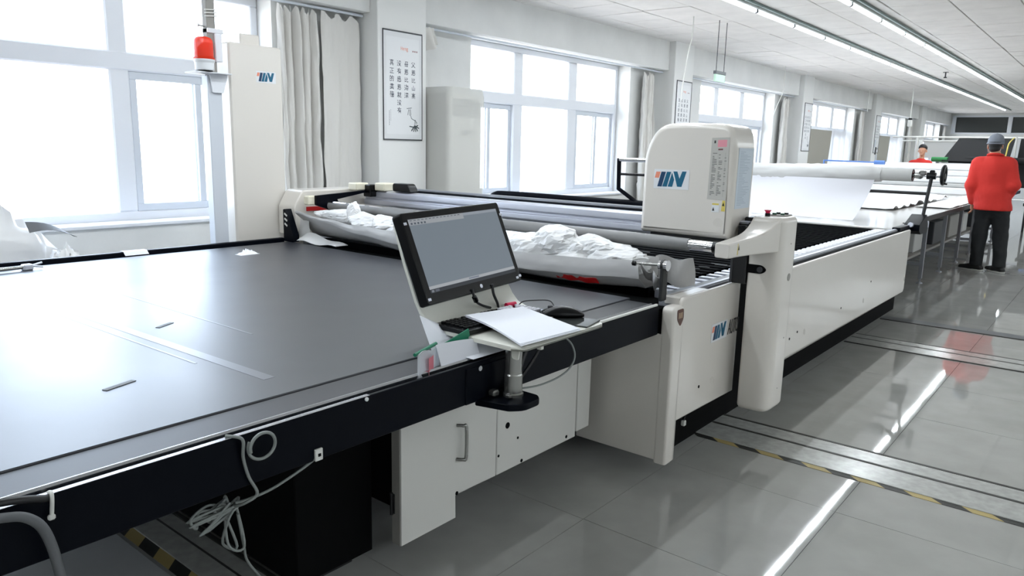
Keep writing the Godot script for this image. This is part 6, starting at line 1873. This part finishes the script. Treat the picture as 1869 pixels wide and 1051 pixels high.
func build_second_person() -> void:
	var at := Vector3(-3.74, 0, -19.45)
	var o := thing("person", "person in a red top with short black hair, behind the far table", "person", at)
	var f := Field.new(Vector3(-0.42, -0.01, -0.22), Vector3(0.42, 1.50, 0.42), 0.02)
	f.add(Vector3(0, 1.28, 0), Vector3(0, 0.95, 0), 0.13, 0.13, 0.05, Vector3(0.85, 1, 1.1))
	f.add(Vector3(0, 1.42, 0), Vector3(0, 1.48, 0), 0.05, 0.05, 0.03)
	for s in [-1.0, 1.0]:
		f.add(Vector3(s * 0.18, 1.36, 0), Vector3(s * 0.25, 1.12, 0.10), 0.052, 0.042, 0.04)
		f.add(Vector3(s * 0.25, 1.12, 0.10), Vector3(s * 0.16, 1.16, 0.30), 0.042, 0.034, 0.03)
		f.add(Vector3(s * 0.09, 0.92, 0), Vector3(s * 0.11, 0.05, 0), 0.09, 0.05, 0.04)
	var b := MB.new(); f.net(b)
	var H := Vector3(0.02, 1.665, 0.02)
	var hf := Field.new(H + Vector3(-0.13, -0.22, -0.14), H + Vector3(0.13, 0.16, 0.17), 0.009)
	hf.add(H + Vector3(0, 0.03, -0.01), H + Vector3(0, 0.02, 0.015), 0.09, 0.088, 0.03, Vector3(1.14, 1, 1))
	hf.add(H + Vector3(0, -0.05, 0.03), H + Vector3(0, -0.09, 0.05), 0.058, 0.036, 0.03)
	hf.add(H + Vector3(0, -0.01, 0.10), H + Vector3(0, -0.035, 0.118), 0.010, 0.014, 0.012)
	hf.add(H + Vector3(0, -0.10, -0.01), H + Vector3(0, -0.22, -0.02), 0.05, 0.055, 0.03)
	for s in [-1.0, 1.0]:
		hf.add(H + Vector3(s * 0.083, 0.0, -0.005), H + Vector3(s * 0.085, -0.035, 0.0), 0.014, 0.010, 0.008)
	hf.net(b)
	for s in [-1.0, 1.0]:
		var w := Vector3(s * 0.16, 1.16, 0.30)
		var g := Field.new(w - Vector3.ONE * 0.19, w + Vector3.ONE * 0.19, 0.009)
		fingers(g, w, Vector3(-s * 0.3, -0.1, 0.9).normalized(), Vector3(s, 0, 0.3).normalized(), 0.012)
		g.net(b)
	local_part("body", b, M.skin, o)
	f = Field.new(Vector3(-0.44, 0.78, -0.24), Vector3(0.44, 1.56, 0.44), 0.018)
	f.add(Vector3(0, 1.30, 0), Vector3(0, 0.92, 0), 0.165, 0.16, 0.05, Vector3(0.82, 1, 1.05))
	f.add(Vector3(-0.14, 1.37, 0), Vector3(0.14, 1.37, 0), 0.08, 0.08, 0.05)
	f.add(Vector3(0, 1.46, 0), Vector3(0, 1.36, 0), 0.075, 0.12, 0.04)
	for s in [-1.0, 1.0]:
		f.add(Vector3(s * 0.18, 1.36, 0), Vector3(s * 0.25, 1.12, 0.10), 0.078, 0.062, 0.04)
		f.add(Vector3(s * 0.25, 1.12, 0.10), Vector3(s * 0.18, 1.15, 0.26), 0.062, 0.05, 0.03)
	f.cut(Vector3(0, 0.86, 0), Vector3(0, -1, 0)); f.cut(Vector3(0, 1.49, 0), Vector3(0, 1, 0))
	b = MB.new(); f.net(b); local_part("red_top", b, M.red_jacket, o)
	f = Field.new(Vector3(-0.3, -0.01, -0.25), Vector3(0.3, 1.0, 0.25), 0.02)
	for s in [-1.0, 1.0]:
		f.add(Vector3(s * 0.08, 0.90, 0), Vector3(s * 0.11, 0.08, 0), 0.12, 0.075, 0.03)
	f.cut(Vector3(0, 0.06, 0), Vector3(0, -1, 0))
	b = MB.new(); f.net(b); local_part("trousers", b, M.dark_trousers, o)
	for s in [-1.0, 1.0]:
		b = MB.new(); b.prism(rrect(0.09, 0.27, 0.04, 4), Transform3D(frame_xz(0).basis, Vector3(s * 0.11, 0, 0.05)), 0.08, 0.025, 3); local_part("shoe", b, M.shoe_black, o)
	var hr := Field.new(H + Vector3(-0.14, -0.06, -0.15), H + Vector3(0.14, 0.17, 0.15), 0.009)
	hr.add(H + Vector3(0, 0.055, -0.015), H + Vector3(0, 0.06, 0.02), 0.095, 0.090, 0.02, Vector3(1.05, 1, 1))
	hr.cut(H + Vector3(0, 0.035, 0.03), Vector3(0, -1, 0.55).normalized())
	b = MB.new(); hr.net(b); local_part("hair", b, M.hair, o)

func _ready() -> void:
	set_stage()
	make_materials()
	build_floor()
	build_ceiling()
	build_walls()
	build_lamps()
	build_conveyor()
	build_bed()
	build_gantry()
	build_spreading_table()
	build_roll()
	build_spreader()
	build_curtains()
	build_far_side()
	build_scrolls()
	build_man()
	build_second_person()
	build_sling()
	build_station()
	build_cables()
	build_hangers()
	build_floor_strips()
